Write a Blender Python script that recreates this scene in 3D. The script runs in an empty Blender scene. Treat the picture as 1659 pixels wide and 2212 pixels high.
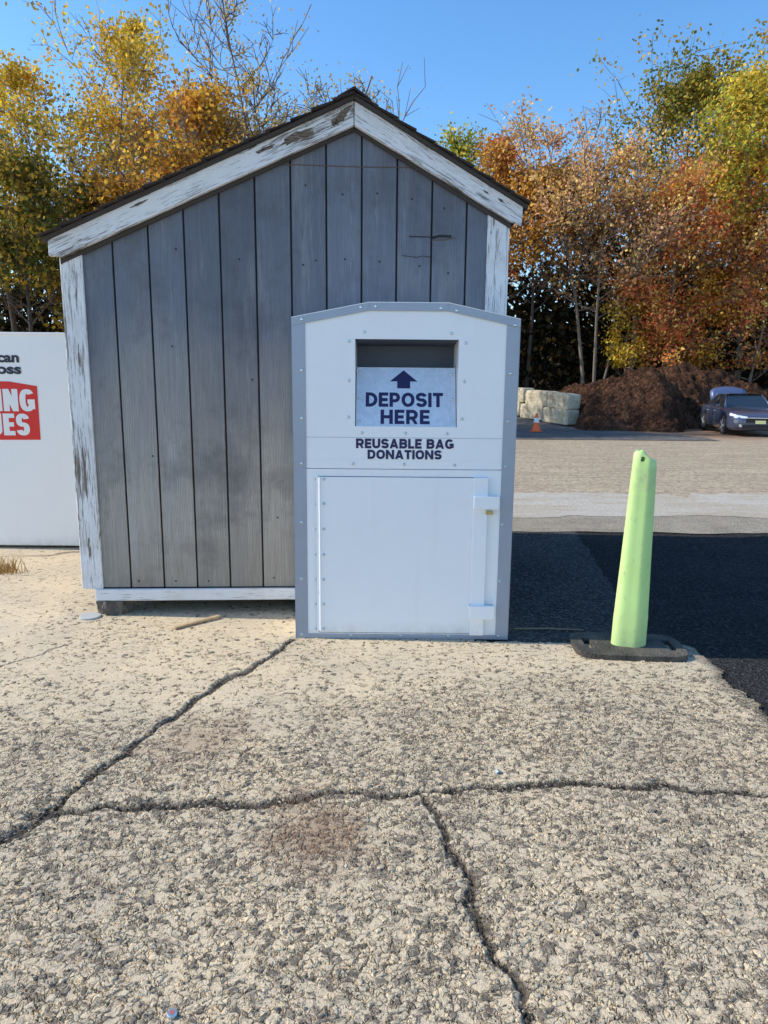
import bpy, bmesh, math, random
import numpy as np
from mathutils import Vector, Matrix, noise as mnoise
random.seed(7); R=math.radians
scn=bpy.context.scene; COL=scn.collection
# ---------------------------------------------------------------- camera model
F=1500.0; CX=829.5; CY=1106.0; TH=R(10.06); RO=R(0.5); CH=1.5
fwd=Vector((0,math.cos(TH),-math.sin(TH))); u0=Vector((0,math.sin(TH),math.cos(TH))); r0=Vector((1,0,0))
rt=r0*math.cos(RO)+u0*math.sin(RO); up=u0*math.cos(RO)-r0*math.sin(RO)
CAM=Vector((0,0,CH))
def ray(px,py): return fwd+rt*((px-CX)/F)+up*((CY-py)/F)
def G(px,py,z=0.0):
    d=ray(px,py); k=(z-CH)/d.z; return CAM+d*k
def at(px,py,Y):
    d=ray(px,py); return CAM+d*(Y/d.y)
# ---------------------------------------------------------------- helpers
def tag(o,label=None,cat=None,group=None,kind=None):
    if label: o['label']=label
    if cat: o['category']=cat
    if group: o['group']=group
    if kind: o['kind']=kind
    return o
def empty(name,loc,rz=0,ry=0):
    o=bpy.data.objects.new(name,None); COL.objects.link(o); o.location=loc; o.rotation_euler=(0,ry,rz); o.empty_display_size=.1
    return o
class MB:
    def __init__(s): s.v=[]; s.f=[]
    def add(s,vs,fs):
        b=len(s.v); s.v+= [tuple(v) for v in vs]; s.f+=[tuple(i+b for i in f) for f in fs]
    def prism(s,pts,a,b):            # pts (x,z), along y
        n=len(pts)
        s.add([(p[0],a,p[1]) for p in pts]+[(p[0],b,p[1]) for p in pts],
              [tuple(range(n)),tuple(range(2*n-1,n-1,-1))]+[(i,(i+1)%n,(i+1)%n+n,i+n) for i in range(n)])
    def slab(s,pts,a,b):             # pts (x,y), along z
        n=len(pts)
        s.add([(p[0],p[1],a) for p in pts]+[(p[0],p[1],b) for p in pts],
              [tuple(range(n)),tuple(range(2*n-1,n-1,-1))]+[(i,(i+1)%n,(i+1)%n+n,i+n) for i in range(n)])
    def box(s,x0,x1,y0,y1,z0,z1): s.prism([(x0,z0),(x1,z0),(x1,z1),(x0,z1)],y0,y1)
    def hexa(s,p): s.add(p,[(0,1,2,3),(7,6,5,4),(0,4,5,1),(1,5,6,2),(2,6,7,3),(3,7,4,0)])
    def tube(s,pts,rad,n=6,cap=True):
        pts=[Vector(p) for p in pts]; b=len(s.v); m=len(pts)
        for i,p in enumerate(pts):
            t=(pts[min(i+1,m-1)]-pts[max(i-1,0)])
            if t.length<1e-9: t=Vector((0,0,1))
            t.normalize(); a=Vector((1,0,0)) if abs(t.x)<.8 else Vector((0,1,0))
            e=t.cross(a).normalized(); g=t.cross(e)
            r=rad[i] if hasattr(rad,'__len__') else rad
            for k in range(n):
                q=2*math.pi*k/n; s.v.append(tuple(p+e*(r*math.cos(q))+g*(r*math.sin(q))))
        for i in range(m-1):
            for k in range(n):
                s.f.append((b+i*n+k,b+i*n+(k+1)%n,b+(i+1)*n+(k+1)%n,b+(i+1)*n+k))
        if cap:
            s.f.append(tuple(b+k for k in range(n))); s.f.append(tuple(b+(m-1)*n+k for k in range(n-1,-1,-1)))
    def build(s,name,mat,parent=None,loc=(0,0,0),rot=(0,0,0),smooth=False,bevel=0,seg=2,recalc=True):
        me=bpy.data.meshes.new(name); me.from_pydata(s.v,[],s.f)
        if recalc:
            bm=bmesh.new(); bm.from_mesh(me); bmesh.ops.recalc_face_normals(bm,faces=bm.faces); bm.to_mesh(me); bm.free()
        if smooth: me.polygons.foreach_set('use_smooth',[True]*len(me.polygons))
        me.materials.append(mat)
        o=bpy.data.objects.new(name,me); COL.objects.link(o); o.location=loc; o.rotation_euler=rot
        if parent: o.parent=parent
        if bevel:
            m=o.modifiers.new('bevel','BEVEL'); m.width=bevel; m.segments=seg; m.limit_method='ANGLE'; m.angle_limit=R(30)
        return o
def boolean(o,cut):
    m=o.modifiers.new('b','BOOLEAN'); m.operation='DIFFERENCE'; m.solver='EXACT'; m.object=cut
    bpy.context.view_layer.update(); dg=bpy.context.evaluated_depsgraph_get()
    me=bpy.data.meshes.new_from_object(o.evaluated_get(dg)); o.modifiers.clear(); o.data=me
    bpy.data.objects.remove(cut)
def copyobj(o,parent=None,loc=None):
    c=o.copy(); COL.objects.link(c)
    if parent: c.parent=parent
    if loc is not None: c.location=loc
    return c
# ---------------------------------------------------------------- material helpers
class M:
    def __init__(s,name,rough=.6,metal=0.0,spec=.5):
        s.m=bpy.data.materials.new(name); s.m.use_nodes=True; s.t=s.m.node_tree; s.b=s.t.nodes['Principled BSDF']
        s.b.inputs['Roughness'].default_value=rough; s.b.inputs['Metallic'].default_value=metal
        s.b.inputs['Specular IOR Level'].default_value=spec
        s.P=s.t.nodes.new('ShaderNodeTexCoord').outputs['Object']
    def lk(s,a,i):
        if isinstance(a,(int,float)): i.default_value=a
        elif isinstance(a,(tuple,list)): i.default_value=tuple(a)+((1,) if len(a)==3 and i.type=='RGBA' else ())
        else: s.t.links.new(a,i)
    def mp(s,sc=(1,1,1),rot=(0,0,0),loc=(0,0,0),co=None):
        n=s.t.nodes.new('ShaderNodeMapping'); s.lk(co or s.P,n.inputs[0]); n.inputs[1].default_value=loc; n.inputs[2].default_value=rot; n.inputs[3].default_value=sc
        return n.outputs[0]
    def noise(s,sc,det=3,ro=.55,co=None,dist=0,color=False):
        n=s.t.nodes.new('ShaderNodeTexNoise'); s.lk(co or s.P,n.inputs['Vector']); n.inputs['Scale'].default_value=sc; n.inputs['Detail'].default_value=det
        n.inputs['Roughness'].default_value=ro; n.inputs['Distortion'].default_value=dist
        return n.outputs[1 if color else 0]
    def vor(s,sc,co=None,feat='F1',rnd=1):
        n=s.t.nodes.new('ShaderNodeTexVoronoi'); n.feature=feat; s.lk(co or s.P,n.inputs['Vector']); n.inputs['Scale'].default_value=sc; n.inputs['Randomness'].default_value=rnd
        return n.outputs['Distance'],(n.outputs['Color'] if feat!='DISTANCE_TO_EDGE' else None)
    def ramp(s,f,st):
        n=s.t.nodes.new('ShaderNodeValToRGB'); s.lk(f,n.inputs[0]); e=n.color_ramp.elements
        while len(e)<len(st): e.new(.5)
        for i,(p,c) in enumerate(st):
            e[i].position=p; e[i].color=(c,c,c,1) if isinstance(c,(int,float)) else tuple(c)+(1,)
        return n.outputs[0]
    def mix(s,f,a,b,mode='MIX'):
        n=s.t.nodes.new('ShaderNodeMix'); n.data_type='RGBA'; n.blend_type=mode
        s.lk(f,n.inputs[0]); s.lk(a,n.inputs[6]); s.lk(b,n.inputs[7]); return n.outputs[2]
    def ma(s,op,a,b=0.0,clamp=False):
        n=s.t.nodes.new('ShaderNodeMath'); n.operation=op; n.use_clamp=clamp; s.lk(a,n.inputs[0]); s.lk(b,n.inputs[1]); return n.outputs[0]
    def attr(s,nm,fac=True):
        n=s.t.nodes.new('ShaderNodeAttribute'); n.attribute_name=nm; return n.outputs['Fac' if fac else 'Color']
    def sep(s,v):
        n=s.t.nodes.new('ShaderNodeSeparateXYZ'); s.lk(v,n.inputs[0]); return n.outputs
    def warp(s,co,sc,amt,det=2):
        wn=s.noise(sc,det,.6,co=co,color=True); w=s.t.nodes.new('ShaderNodeVectorMath'); w.operation='MULTIPLY_ADD'; s.lk(wn,w.inputs[0]); w.inputs[1].default_value=(amt,amt,0); s.lk(co,w.inputs[2]); return w.outputs[0]
    def col(s,c): s.lk(c,s.b.inputs['Base Color']); return s
    def rough(s,r): s.lk(r,s.b.inputs['Roughness']); return s
    def bump(s,h,st=.3,d=.01):
        n=s.t.nodes.new('ShaderNodeBump'); s.lk(h,n.inputs['Height']); n.inputs['Strength'].default_value=st; n.inputs['Distance'].default_value=d
        s.t.links.new(n.outputs[0],s.b.inputs['Normal']); return s
def simple(name,c,rough=.6,metal=0,var=.12,sc=20,bump=0):
    m=M(name,rough,metal); n=m.noise(sc,4,.6)
    m.col(m.mix(n,tuple(x*(1-var) for x in c),tuple(min(1,x*(1+var)) for x in c)))
    if bump: m.bump(n,bump,.005)
    return m.m
# ---------------------------------------------------------------- materials
def mat_concrete():
    m=M('concrete_aggregate',.92,0,.15)
    co=m.warp(m.P,6,.07,3); co=m.warp(co,48,.024,2)
    co1=m.mp((1,1.35,1),(0,0,.6),co=co)
    d1,c1=m.vor(38,co1); e1,_=m.vor(38,co1,'DISTANCE_TO_EDGE'); d2,c2=m.vor(92,co); e2,_=m.vor(92,co,'DISTANCE_TO_EDGE')
    r1=m.sep(c1); r2=m.sep(c2)
    rough=m.attr('rough'); crack=m.attr('crack'); stain=m.attr('stain'); dm=m.attr('disp')
    pres=m.ramp(m.noise(3.0,4,.65),[(.3,.62),(.6,1)])
    rr=m.ma('MULTIPLY',rough,pres,True)
    n1=m.noise(1.3,5,.65); n2=m.noise(26,4,.7); n3=m.noise(190,3,.75); n4=m.noise(65,4,.8)
    on1=m.ramp(m.ma('SUBTRACT',rr,m.ma('MULTIPLY',r1[0],1.14)),[(.0,0),(.08,1)])
    on2=m.ramp(m.ma('SUBTRACT',rr,m.ma('MULTIPLY',r2[0],1.45)),[(.0,0),(.08,1)])
    body1=m.ma('MULTIPLY',m.ramp(e1,[(.05,0),(.14,1)]),on1)
    gap=m.ma('MULTIPLY',m.ma('MULTIPLY',m.ramp(e1,[(.02,1),(.068,0)]),on1),m.ramp(n4,[(.40,0),(.55,1)]))
    gap2=m.ma('MULTIPLY',m.ma('MULTIPLY',m.ramp(e2,[(.03,1),(.11,0)]),on2),m.ramp(n2,[(.42,0),(.62,1)]))
    dark1=m.ma('MULTIPLY',body1,m.ramp(m.ma('ADD',r1[1],m.ma('MULTIPLY',n2,.35)),[(.71,0),(.79,1)]))
    body2=m.ma('MULTIPLY',m.ramp(d2,[(.28,1),(.40,0)]),on2); dark2=m.ma('MULTIPLY',body2,m.ramp(r2[1],[(.56,0),(.64,1)]))
    mort=m.mix(n2,(.53,.415,.275),(.76,.62,.425)); mort=m.mix(m.ramp(n1,[(.40,0),(.62,.8)]),mort,m.mix(n2,(.43,.35,.25),(.60,.505,.37)))
    mort=m.mix(m.ramp(n4,[(.33,.75),(.42,0)]),mort,(.19,.15,.105)); mort=m.mix(m.ramp(n3,[(.30,.65),(.42,0)]),mort,(.21,.165,.12))
    stc=m.ramp(r1[2],[(0,(.085,.072,.062)),(.4,(.16,.132,.11)),(.75,(.26,.215,.17)),(1,(.38,.315,.235))])
    stc=m.mix(m.ramp(n3,[(.35,.4),(.6,0)]),stc,(.065,.055,.047)); stc=m.mix(m.ramp(n4,[(.53,0),(.66,.65)]),stc,(.46,.375,.26))
    stc2=m.ramp(r2[2],[(0,(.07,.06,.05)),(.6,(.17,.14,.11)),(1,(.31,.25,.19))])
    c=m.mix(dark2,mort,stc2); c=m.mix(m.ma('MULTIPLY',dark1,.9),c,stc)
    c=m.mix(m.ma('MULTIPLY',gap2,.6),c,(.065,.052,.04)); c=m.mix(m.ma('MULTIPLY',gap,.92),c,(.032,.025,.020))  # shadow in the pits between stones painted as dark colour
    ck=m.ma('MULTIPLY',crack,m.ramp(n4,[(.18,.6),(.48,1)]),True)
    c=m.mix(ck,c,m.mix(r2[2],(.018,.016,.014),(.12,.10,.08)))
    st_=m.ma('MULTIPLY',stain,m.ramp(n4,[(.3,.35),(.6,.9)]),True)
    c=m.mix(st_,c,m.mix(n2,(.14,.078,.05),(.30,.19,.125)))
    m.col(c)
    dome=m.ma('MULTIPLY',m.ramp(e1,[(0,0),(.12,.8),(.30,1)]),on1)
    h=m.ma('ADD',m.ma('MULTIPLY',dome,m.ma('ADD',m.ma('MULTIPLY',r1[2],.0038),.0036)),m.ma('MULTIPLY',body2,.0018)); h=m.ma('SUBTRACT',h,m.ma('MULTIPLY',gap,.0045))
    h=m.ma('ADD',h,m.ma('MULTIPLY',n2,m.ma('MULTIPLY',m.ma('ADD',rough,.12),.0055)))
    h=m.ma('ADD',h,m.ma('MULTIPLY',n4,.002)); h=m.ma('ADD',h,m.ma('MULTIPLY',n3,.001))
    h=m.ma('SUBTRACT',h,m.ma('MULTIPLY',ck,.012))
    h=m.ma('MULTIPLY',h,dm)
    dn=m.t.nodes.new('ShaderNodeDisplacement'); m.lk(h,dn.inputs['Height']); dn.inputs['Midlevel'].default_value=0; dn.inputs['Scale'].default_value=1
    m.t.links.new(dn.outputs[0],m.t.nodes['Material Output'].inputs['Displacement']); m.m.displacement_method='BOTH'
    return m.m
def mat_lot():
    m=M('lot_dirt',.95,0,.2); y=m.sep(m.P)[1]
    n=m.noise(.35,6,.7); n2=m.noise(14,4,.75); n3=m.noise(2,6,.7,co=m.mp((.25,1.6,1)))
    c=m.mix(n,(.43,.335,.225),(.62,.505,.36)); c=m.mix(m.ramp(n3,[(.42,0),(.62,.75)]),c,(.35,.28,.20)); c=m.mix(m.ramp(n2,[(.38,.8),(.55,0)]),c,(.22,.17,.12))
    f=m.ma('MULTIPLY',m.ramp(m.ma('MULTIPLY',y,.02),[(.42,0),(.49,1)]),m.ramp(m.noise(1.5,5,.8),[(.35,.3),(.6,1)]))
    c=m.mix(f,c,m.mix(n2,(.16,.075,.042),(.42,.22,.125)))
    m.col(c); m.bump(n2,.7,.05); return m.m
def mat_asphalt(name,a=(.035,.036,.04),b=(.075,.075,.08),sc=60,sp=.5,big=1.3):
    m=M(name,.92,0,.10); n=m.noise(sc,4,.8); n1=m.noise(big,6,.75); d,cc=m.vor(70)
    c=m.mix(m.ramp(n1,[(.35,0),(.65,1)]),a,b); c=m.mix(m.ramp(n,[(.50,0),(.64,sp)]),c,tuple(min(.7,x*3) for x in b)); c=m.mix(m.ramp(m.sep(cc)[0],[(.78,0),(.93,sp)]),c,tuple(min(.7,x*3) for x in b)); m.col(c); m.bump(m.ma('ADD',n,d),1,.02); return m.m
def mat_strip():
    m=M('pale_gravel_strip',.95,0,.1); n=m.noise(9,6,.8); n1=m.noise(1.1,6,.75,co=m.mp((.5,1.6,1)))
    c=m.mix(n,(.36,.325,.275),(.64,.595,.52)); c=m.mix(m.ramp(n1,[(.42,0),(.60,.85)]),c,m.mix(n,(.33,.27,.195),(.52,.43,.315))); c=m.mix(m.ramp(m.noise(30,4,.8),[(.34,.7),(.46,0)]),c,(.20,.17,.135)); m.col(c); m.bump(n,.8,.03); return m.m
def mat_siding():
    m=M('weathered_siding',.72,0,.4)
    g=m.mp((26,26,1.1)); n=m.noise(2.2,6,.7,co=g,dist=.8); fine=m.noise(7,4,.7,co=g); big=m.noise(1.1,5,.65,co=m.mp((1.3,1.3,.7)))
    z=m.sep(m.P)[2]; pk_=m.attr('plank')
    hi=m.mix(n,(.10,.118,.155),(.20,.22,.265)); lo=m.mix(n,(.25,.225,.195),(.52,.485,.435))  # blue skylight above and warm ground bounce below, painted into the board colour
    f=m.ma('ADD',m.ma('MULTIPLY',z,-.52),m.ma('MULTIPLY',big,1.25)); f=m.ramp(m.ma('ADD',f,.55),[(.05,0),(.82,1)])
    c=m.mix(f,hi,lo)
    wco=m.t.nodes.new('ShaderNodeVectorMath'); wco.operation='MULTIPLY_ADD'; m.lk(m.noise(1.4,3,.6,color=True,co=m.mp((3,3,.6))),wco.inputs[0]); wco.inputs[1].default_value=(.28,0,.5); m.lk(m.mp((2.6,2.6,.13),loc=(.1,.1,.2)),wco.inputs[2])
    wv=m.t.nodes.new('ShaderNodeTexWave'); wv.wave_type='BANDS'; wv.bands_direction='X'; m.lk(wco.outputs[0],wv.inputs['Vector']); wv.inputs['Scale'].default_value=13; wv.inputs['Distortion'].default_value=2.5; wv.inputs['Detail'].default_value=3; wv.inputs['Detail Scale'].default_value=1.2
    c=m.mix(m.ma('MULTIPLY',m.ramp(wv.outputs['Fac'],[(.0,.42),(.35,0)]),m.ramp(f,[(.2,.35),(.7,1)])),c,(.10,.09,.08))
    c=m.mix(m.ramp(m.noise(1,5,.75,co=m.mp((6,6,.6))),[(.55,0),(.76,.5)]),c,(.48,.47,.47))
    c=m.mix(m.ramp(fine,[(.3,.35),(.45,0)]),c,(.06,.06,.065))
    c=m.mix(m.ramp(m.noise(1.7,5,.7),[(.30,.65),(.50,0)]),c,(.085,.082,.09))
    c=m.mix(m.ma('MULTIPLY',m.ramp(m.ma('MULTIPLY',z,.5),[(.05,.85),(.30,0)]),m.ramp(m.noise(4,5,.7,co=m.mp((1.4,1,.4))),[(.3,.25),(.7,.9)])),c,m.mix(n,(.15,.112,.078),(.35,.285,.215)))
    sc_=m.ma('ADD',m.ma('MULTIPLY',pk_,.34),.86)
    vm=m.t.nodes.new('ShaderNodeVectorMath'); vm.operation='SCALE'; m.lk(c,vm.inputs[0]); m.lk(sc_,vm.inputs[3])
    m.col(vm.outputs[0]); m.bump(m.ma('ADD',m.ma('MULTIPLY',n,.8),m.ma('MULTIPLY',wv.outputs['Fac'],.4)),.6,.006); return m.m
def mat_peel(name,ang=0.0,amt=0.0):
    m=M(name,.55,0,.4)
    rco=m.mp((1,1,1),rot=(0,ang,0)); co=m.mp((3.2,12,46),co=rco)
    n=m.noise(1.0,7,.75,co=co,dist=.6); big=m.noise(1.7,4,.6,co=m.mp((1.0,1,3.6),co=rco)); fine=m.noise(1.4,5,.7,co=m.mp((5,20,120),co=rco))
    f=m.ma('ADD',m.ma('MULTIPLY',n,.75),m.ma('MULTIPLY',big,.5))
    mask=m.ramp(f,[(.735-amt,0),(.75-amt,1)])
    ckr=m.ramp(m.ma('ADD',m.ma('MULTIPLY',fine,.7),m.ma('MULTIPLY',big,.35)),[(.585-amt*.7,0),(.62-amt*.7,1)])
    wood=m.mix(m.noise(3,4,.6,co=co),(.07,.05,.038),(.30,.25,.2))
    paint=m.mix(m.noise(6,5,.6),(.68,.67,.67),(.88,.87,.87)); paint=m.mix(m.ma('MULTIPLY',ckr,.85),paint,(.24,.20,.17))
    paint=m.mix(m.ramp(m.noise(3,5,.7,co=rco),[(.50,0),(.72,.45)]),paint,(.50,.46,.40))
    m.col(m.mix(mask,paint,wood)); m.bump(m.ma('SUBTRACT',m.ma('MULTIPLY',n,.5),m.ma('ADD',mask,ckr)),.5,.004); return m.m
def mat_white(name,c=(.90,.90,.91),dirt=.2):
    m=M(name,.36,0,.45); n=m.noise(3,5,.7); z=m.sep(m.P)[2]
    cc=m.mix(m.ramp(n,[(.45,0),(.75,dirt)]),c,tuple(x*.86 for x in c))
    streak=m.ramp(m.noise(1,5,.7,co=m.mp((16,16,.7))),[(.58,0),(.76,.2)]); cc=m.mix(streak,cc,tuple(x*.8 for x in c))
    low=m.ma('MULTIPLY',m.ramp(z,[(0,1),(.12,0)]),m.ramp(m.noise(9,4,.7),[(.35,0),(.7,.6)]))
    cc=m.mix(low,cc,(.5,.42,.32)); m.col(cc); m.bump(m.noise(1.1,2),.1,.07); m.rough(m.ramp(n,[(.3,.28),(.7,.5)])); return m.m
def mat_galv():
    m=M('galvanised_steel',.35,.35,.5); d,c=m.vor(55); r=m.sep(c)[0]; n=m.noise(5,5,.7)
    cc=m.mix(r,(.66,.69,.74),(.75,.78,.82)); cc=m.mix(m.ramp(n,[(.35,.4),(.5,0)]),cc,(.54,.57,.63)); cc=m.mix(m.ramp(m.noise(16,4,.8),[(.6,0),(.75,.5)]),cc,(.88,.89,.91)); m.col(cc)
    m.rough(m.ramp(n,[(.3,.5),(.7,.3)])); return m.m
def mat_mulch():
    m=M('mulch',.95,0,.1); n=m.noise(6,7,.9); n2=m.noise(.9,5,.7); d,c=m.vor(7); n3=m.noise(2.2,5,.8)
    cc=m.mix(m.ramp(n,[(.36,0),(.64,1)]),(.020,.010,.007),(.30,.145,.085)); cc=m.mix(m.ramp(n2,[(.42,0),(.66,.65)]),cc,m.mix(m.ramp(n,[(.4,0),(.6,1)]),(.07,.036,.022),(.42,.22,.13))); cc=m.mix(m.ramp(n3,[(.38,.7),(.52,0)]),cc,(.020,.011,.008)); m.col(cc); m.bump(m.ma('ADD',m.ma('ADD',n,d),n3),1,.4); return m.m
def mat_leaf():
    m=M('leaves',.7,0,.25); c=m.attr('leafcol',False); m.col(c)
    tr=m.t.nodes.new('ShaderNodeBsdfTranslucent'); m.lk(c,tr.inputs[0]); mx=m.t.nodes.new('ShaderNodeMixShader'); mx.inputs[0].default_value=.38
    m.t.links.new(m.b.outputs[0],mx.inputs[1]); m.t.links.new(tr.outputs[0],mx.inputs[2]); m.t.links.new(mx.outputs[0],m.t.nodes['Material Output'].inputs[0]); return m.m
def mat_bark(name,a,b):
    m=M(name,.9,0,.2); n=m.noise(4,5,.7,co=m.mp((3,3,.7))); m.col(m.mix(n,a,b)); m.bump(n,.6,.05); return m.m
CONC=mat_concrete(); LOT=mat_lot(); ASPH=mat_asphalt('dark_asphalt',(.020,.019,.019),(.038,.036,.035),45,.6); ASPH2=mat_asphalt('worn_asphalt_shaded',(.048,.045,.043),(.088,.082,.075),50,.6); SUNASPH=mat_asphalt('sunlit_asphalt',(.30,.25,.185),(.46,.385,.285),30,.3,2.2)  # worn asphalt darkened for the shed's shadow; its sunlit tone is a separate colour
STRIP=mat_strip()
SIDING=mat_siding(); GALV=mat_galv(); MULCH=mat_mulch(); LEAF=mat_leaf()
BARK=mat_bark('bark',(.11,.085,.068),(.30,.245,.20)); BARKD=mat_bark('dark_bark',(.04,.032,.027),(.12,.095,.08)); BARKM=mat_bark('brown_bark',(.10,.075,.055),(.26,.20,.15))
WHITE=mat_white('white_painted_steel'); WHITE2=mat_white('white_box_paint',(.90,.89,.87),.12)
TRIM=simple('grey_aluminium',(.34,.385,.47),.38,.3,.1,8)
NAVY=simple('navy_lettering',(.016,.012,.08),.5); BLACKINK=simple('black_lettering',(.02,.02,.035),.5)
RED=simple('red_vinyl',(.72,.018,.012),.45,var=.05); WVINYL=simple('white_vinyl',(.86,.85,.83),.45,var=.04)
SCREW=simple('zinc_screw',(.55,.62,.66),.3,.8); DARKIN=simple('dark_interior',(.10,.12,.165),.6)
SHING=simple('dark_shingle',(.040,.030,.027),.95,0,.5,14,.6); GROOVE=simple('groove_shadow_wood',(.03,.028,.028),.95)
FELT=simple('roof_board',(.06,.05,.045),.9)
def mat_lime():
    m=M('lime_plastic',.45,0,.4); n=m.noise(3,5,.7); c=m.mix(n,(.48,.72,.22),(.64,.84,.36)); c=m.mix(m.ramp(m.noise(30,6,.8,co=m.mp((1,1,.4))),[(.56,0),(.68,.5)]),c,(.32,.42,.19))
    z=m.sep(m.P)[2]; c=m.mix(m.ma('MULTIPLY',m.ramp(z,[(0,1),(.3,0)]),m.ramp(m.noise(8,4,.7),[(.3,.15),(.7,.75)])),c,(.42,.44,.24)); c=m.mix(m.ma('MULTIPLY',m.ramp(z,[(.80,0),(1.0,1)]),m.ramp(m.noise(12,5,.75),[(.4,0),(.65,.5)])),c,(.38,.40,.22)); m.col(c); return m.m
LIME=mat_lime()
RB=M('black_rubber',.85,0,.3); rn=RB.noise(30,4,.7); rd,rc_=RB.vor(60); RB.col(RB.mix(RB.ramp(RB.noise(5,5,.7),[(.35,0),(.65,1)]),RB.mix(rn,(.030,.027,.024),(.065,.058,.05)),RB.mix(rn,(.08,.07,.058),(.16,.14,.115)))); RB.bump(RB.ma('ADD',rn,rd),.6,.01); RUBBER=RB.m
# ---------------------------------------------------------------- world and sun
SUN_EL=38.0; az=Vector((-1,.045,0)).normalized()
w=bpy.data.worlds.new('World'); scn.world=w; w.use_nodes=True; nt=w.node_tree
sky=nt.nodes.new('ShaderNodeTexSky'); sky.sky_type='NISHITA'; sky.sun_disc=False; sky.sun_elevation=R(SUN_EL)
sky.sun_rotation=math.atan2(az.x,az.y)%(2*math.pi); sky.air_density=1.0; sky.dust_density=.3; sky.ozone_density=2.0; sky.altitude=0
hs=nt.nodes.new('ShaderNodeHueSaturation'); hs.inputs['Saturation'].default_value=1.25; hs.inputs['Value'].default_value=1.7
nt.links.new(sky.outputs[0],hs.inputs['Color']); nt.links.new(hs.outputs[0],nt.nodes['Background'].inputs[0]); nt.nodes['Background'].inputs[1].default_value=.15
L=bpy.data.lights.new('sun','SUN'); L.energy=5.0; L.angle=R(.5); L.color=(1,.93,.79); lo=bpy.data.objects.new('sun',L); COL.objects.link(lo)
ld=Vector((-az.x*math.cos(R(SUN_EL)),-az.y*math.cos(R(SUN_EL)),-math.sin(R(SUN_EL)))); lo.rotation_euler=ld.to_track_quat('-Z','Y').to_euler(); lo.location=(-10,0,20)
scn.view_settings.view_transform='Standard'; scn.view_settings.look='None'; scn.view_settings.exposure=0
# ---------------------------------------------------------------- ground
def vnoise(x,y,sc,seed):
    rg=np.random.RandomState(seed); T=rg.rand(256,256); x=x*sc+1000; y=y*sc+1000
    i=np.floor(x).astype(int); j=np.floor(y).astype(int); a=x-i; b=y-j; a=a*a*(3-2*a); b=b*b*(3-2*b)
    g=lambda p,q:T[p%256,q%256]
    return (g(i,j)*(1-a)+g(i+1,j)*a)*(1-b)+(g(i,j+1)*(1-a)+g(i+1,j+1)*a)*b
def np_mesh(name,V,Q,mat,smooth=False):
    me=bpy.data.meshes.new(name); n=len(Q); me.vertices.add(len(V)); me.vertices.foreach_set('co',V.astype(np.float32).ravel())
    me.loops.add(n*4); me.loops.foreach_set('vertex_index',Q.astype(np.int32).ravel()); me.polygons.add(n)
    me.polygons.foreach_set('loop_start',np.arange(0,4*n,4,dtype=np.int32)); me.polygons.foreach_set('loop_total',np.full(n,4,dtype=np.int32))
    if smooth: me.polygons.foreach_set('use_smooth',np.ones(n,dtype=bool))
    me.materials.append(mat); me.update(calc_edges=True); me.validate(); return me
def sheet(name,pts,z,mat):
    mb=MB(); n=len(pts); mb.add([(p[0],p[1],z) for p in pts],[tuple(range(n))]); return tag(mb.build(name,mat,recalc=False),kind='structure')
ys=[]; y=.75; s=.0045
while y<4.75: ys.append(y); y+=s; s=.0045+.0024*(y-.75)
while y<8.3: ys.append(y); y+=.05
ys=[-2,-1.5,-1,-.5,-.1,.3]+ys+[8.3]; xs=[-9,-8,-7,-6,-5.4,-4.8,-4.2,-3.8,-3.4]+list(np.arange(-3,-2.3,.05))+list(np.arange(-2.3,-1.3,.0085))+list(np.arange(-1.3,1.3,.0062))+list(np.arange(1.3,2.05,.0085))
xs=np.array(xs); ys=np.array(ys); XX,YY=np.meshgrid(xs,ys); nx=len(xs); ny=len(ys)
V=np.stack([XX.ravel(),YY.ravel(),np.zeros(XX.size)],1)
I=(np.arange(ny-1)[:,None]*nx+np.arange(nx-1)[None,:]).ravel(); Q=np.stack([I,I+1,I+1+nx,I+nx],1)
ex=1.80+.035*np.sin(V[:,1]*2)+.07*(vnoise(V[:,0]*0,V[:,1],5,3)-.5)+.05*(vnoise(V[:,0],V[:,1],24,4)-.5)
ey=4.02+.10*(vnoise(V[:,0],V[:,1]*0,3,13)-.5)+.05*(vnoise(V[:,0],V[:,1],20,14)-.5)
q0=Q[:,0]; keep=(V[q0,0]<ex[q0])&~((V[q0,0]>.55)&(V[q0,1]>ey[q0])); Q=Q[keep]
me=np_mesh('concrete_pad',V,Q,CONC,True)
px_=V[:,0]; py_=V[:,1]
def pl(points,width,amp,seed):
    P=[G(*p) for p in points]; best=np.full(len(V),9.)
    x=px_+(vnoise(px_,py_,11,seed)-.5)*.05+(vnoise(px_,py_,60,seed+1)-.5)*.014; y=py_+(vnoise(px_,py_,11,seed+2)-.5)*.05+(vnoise(px_,py_,60,seed+5)-.5)*.014
    for a,b in zip(P[:-1],P[1:]):
        bx,by=b.x-a.x,b.y-a.y; t=np.clip(((x-a.x)*bx+(y-a.y)*by)/(bx*bx+by*by),0,1); best=np.minimum(best,np.hypot(x-a.x-bx*t,y-a.y-by*t))
    wd=width*(.55+.9*vnoise(px_,py_,6,seed+9)); return np.clip(1.6-best/wd,0,1)*amp
crack=np.zeros(len(V))
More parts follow.
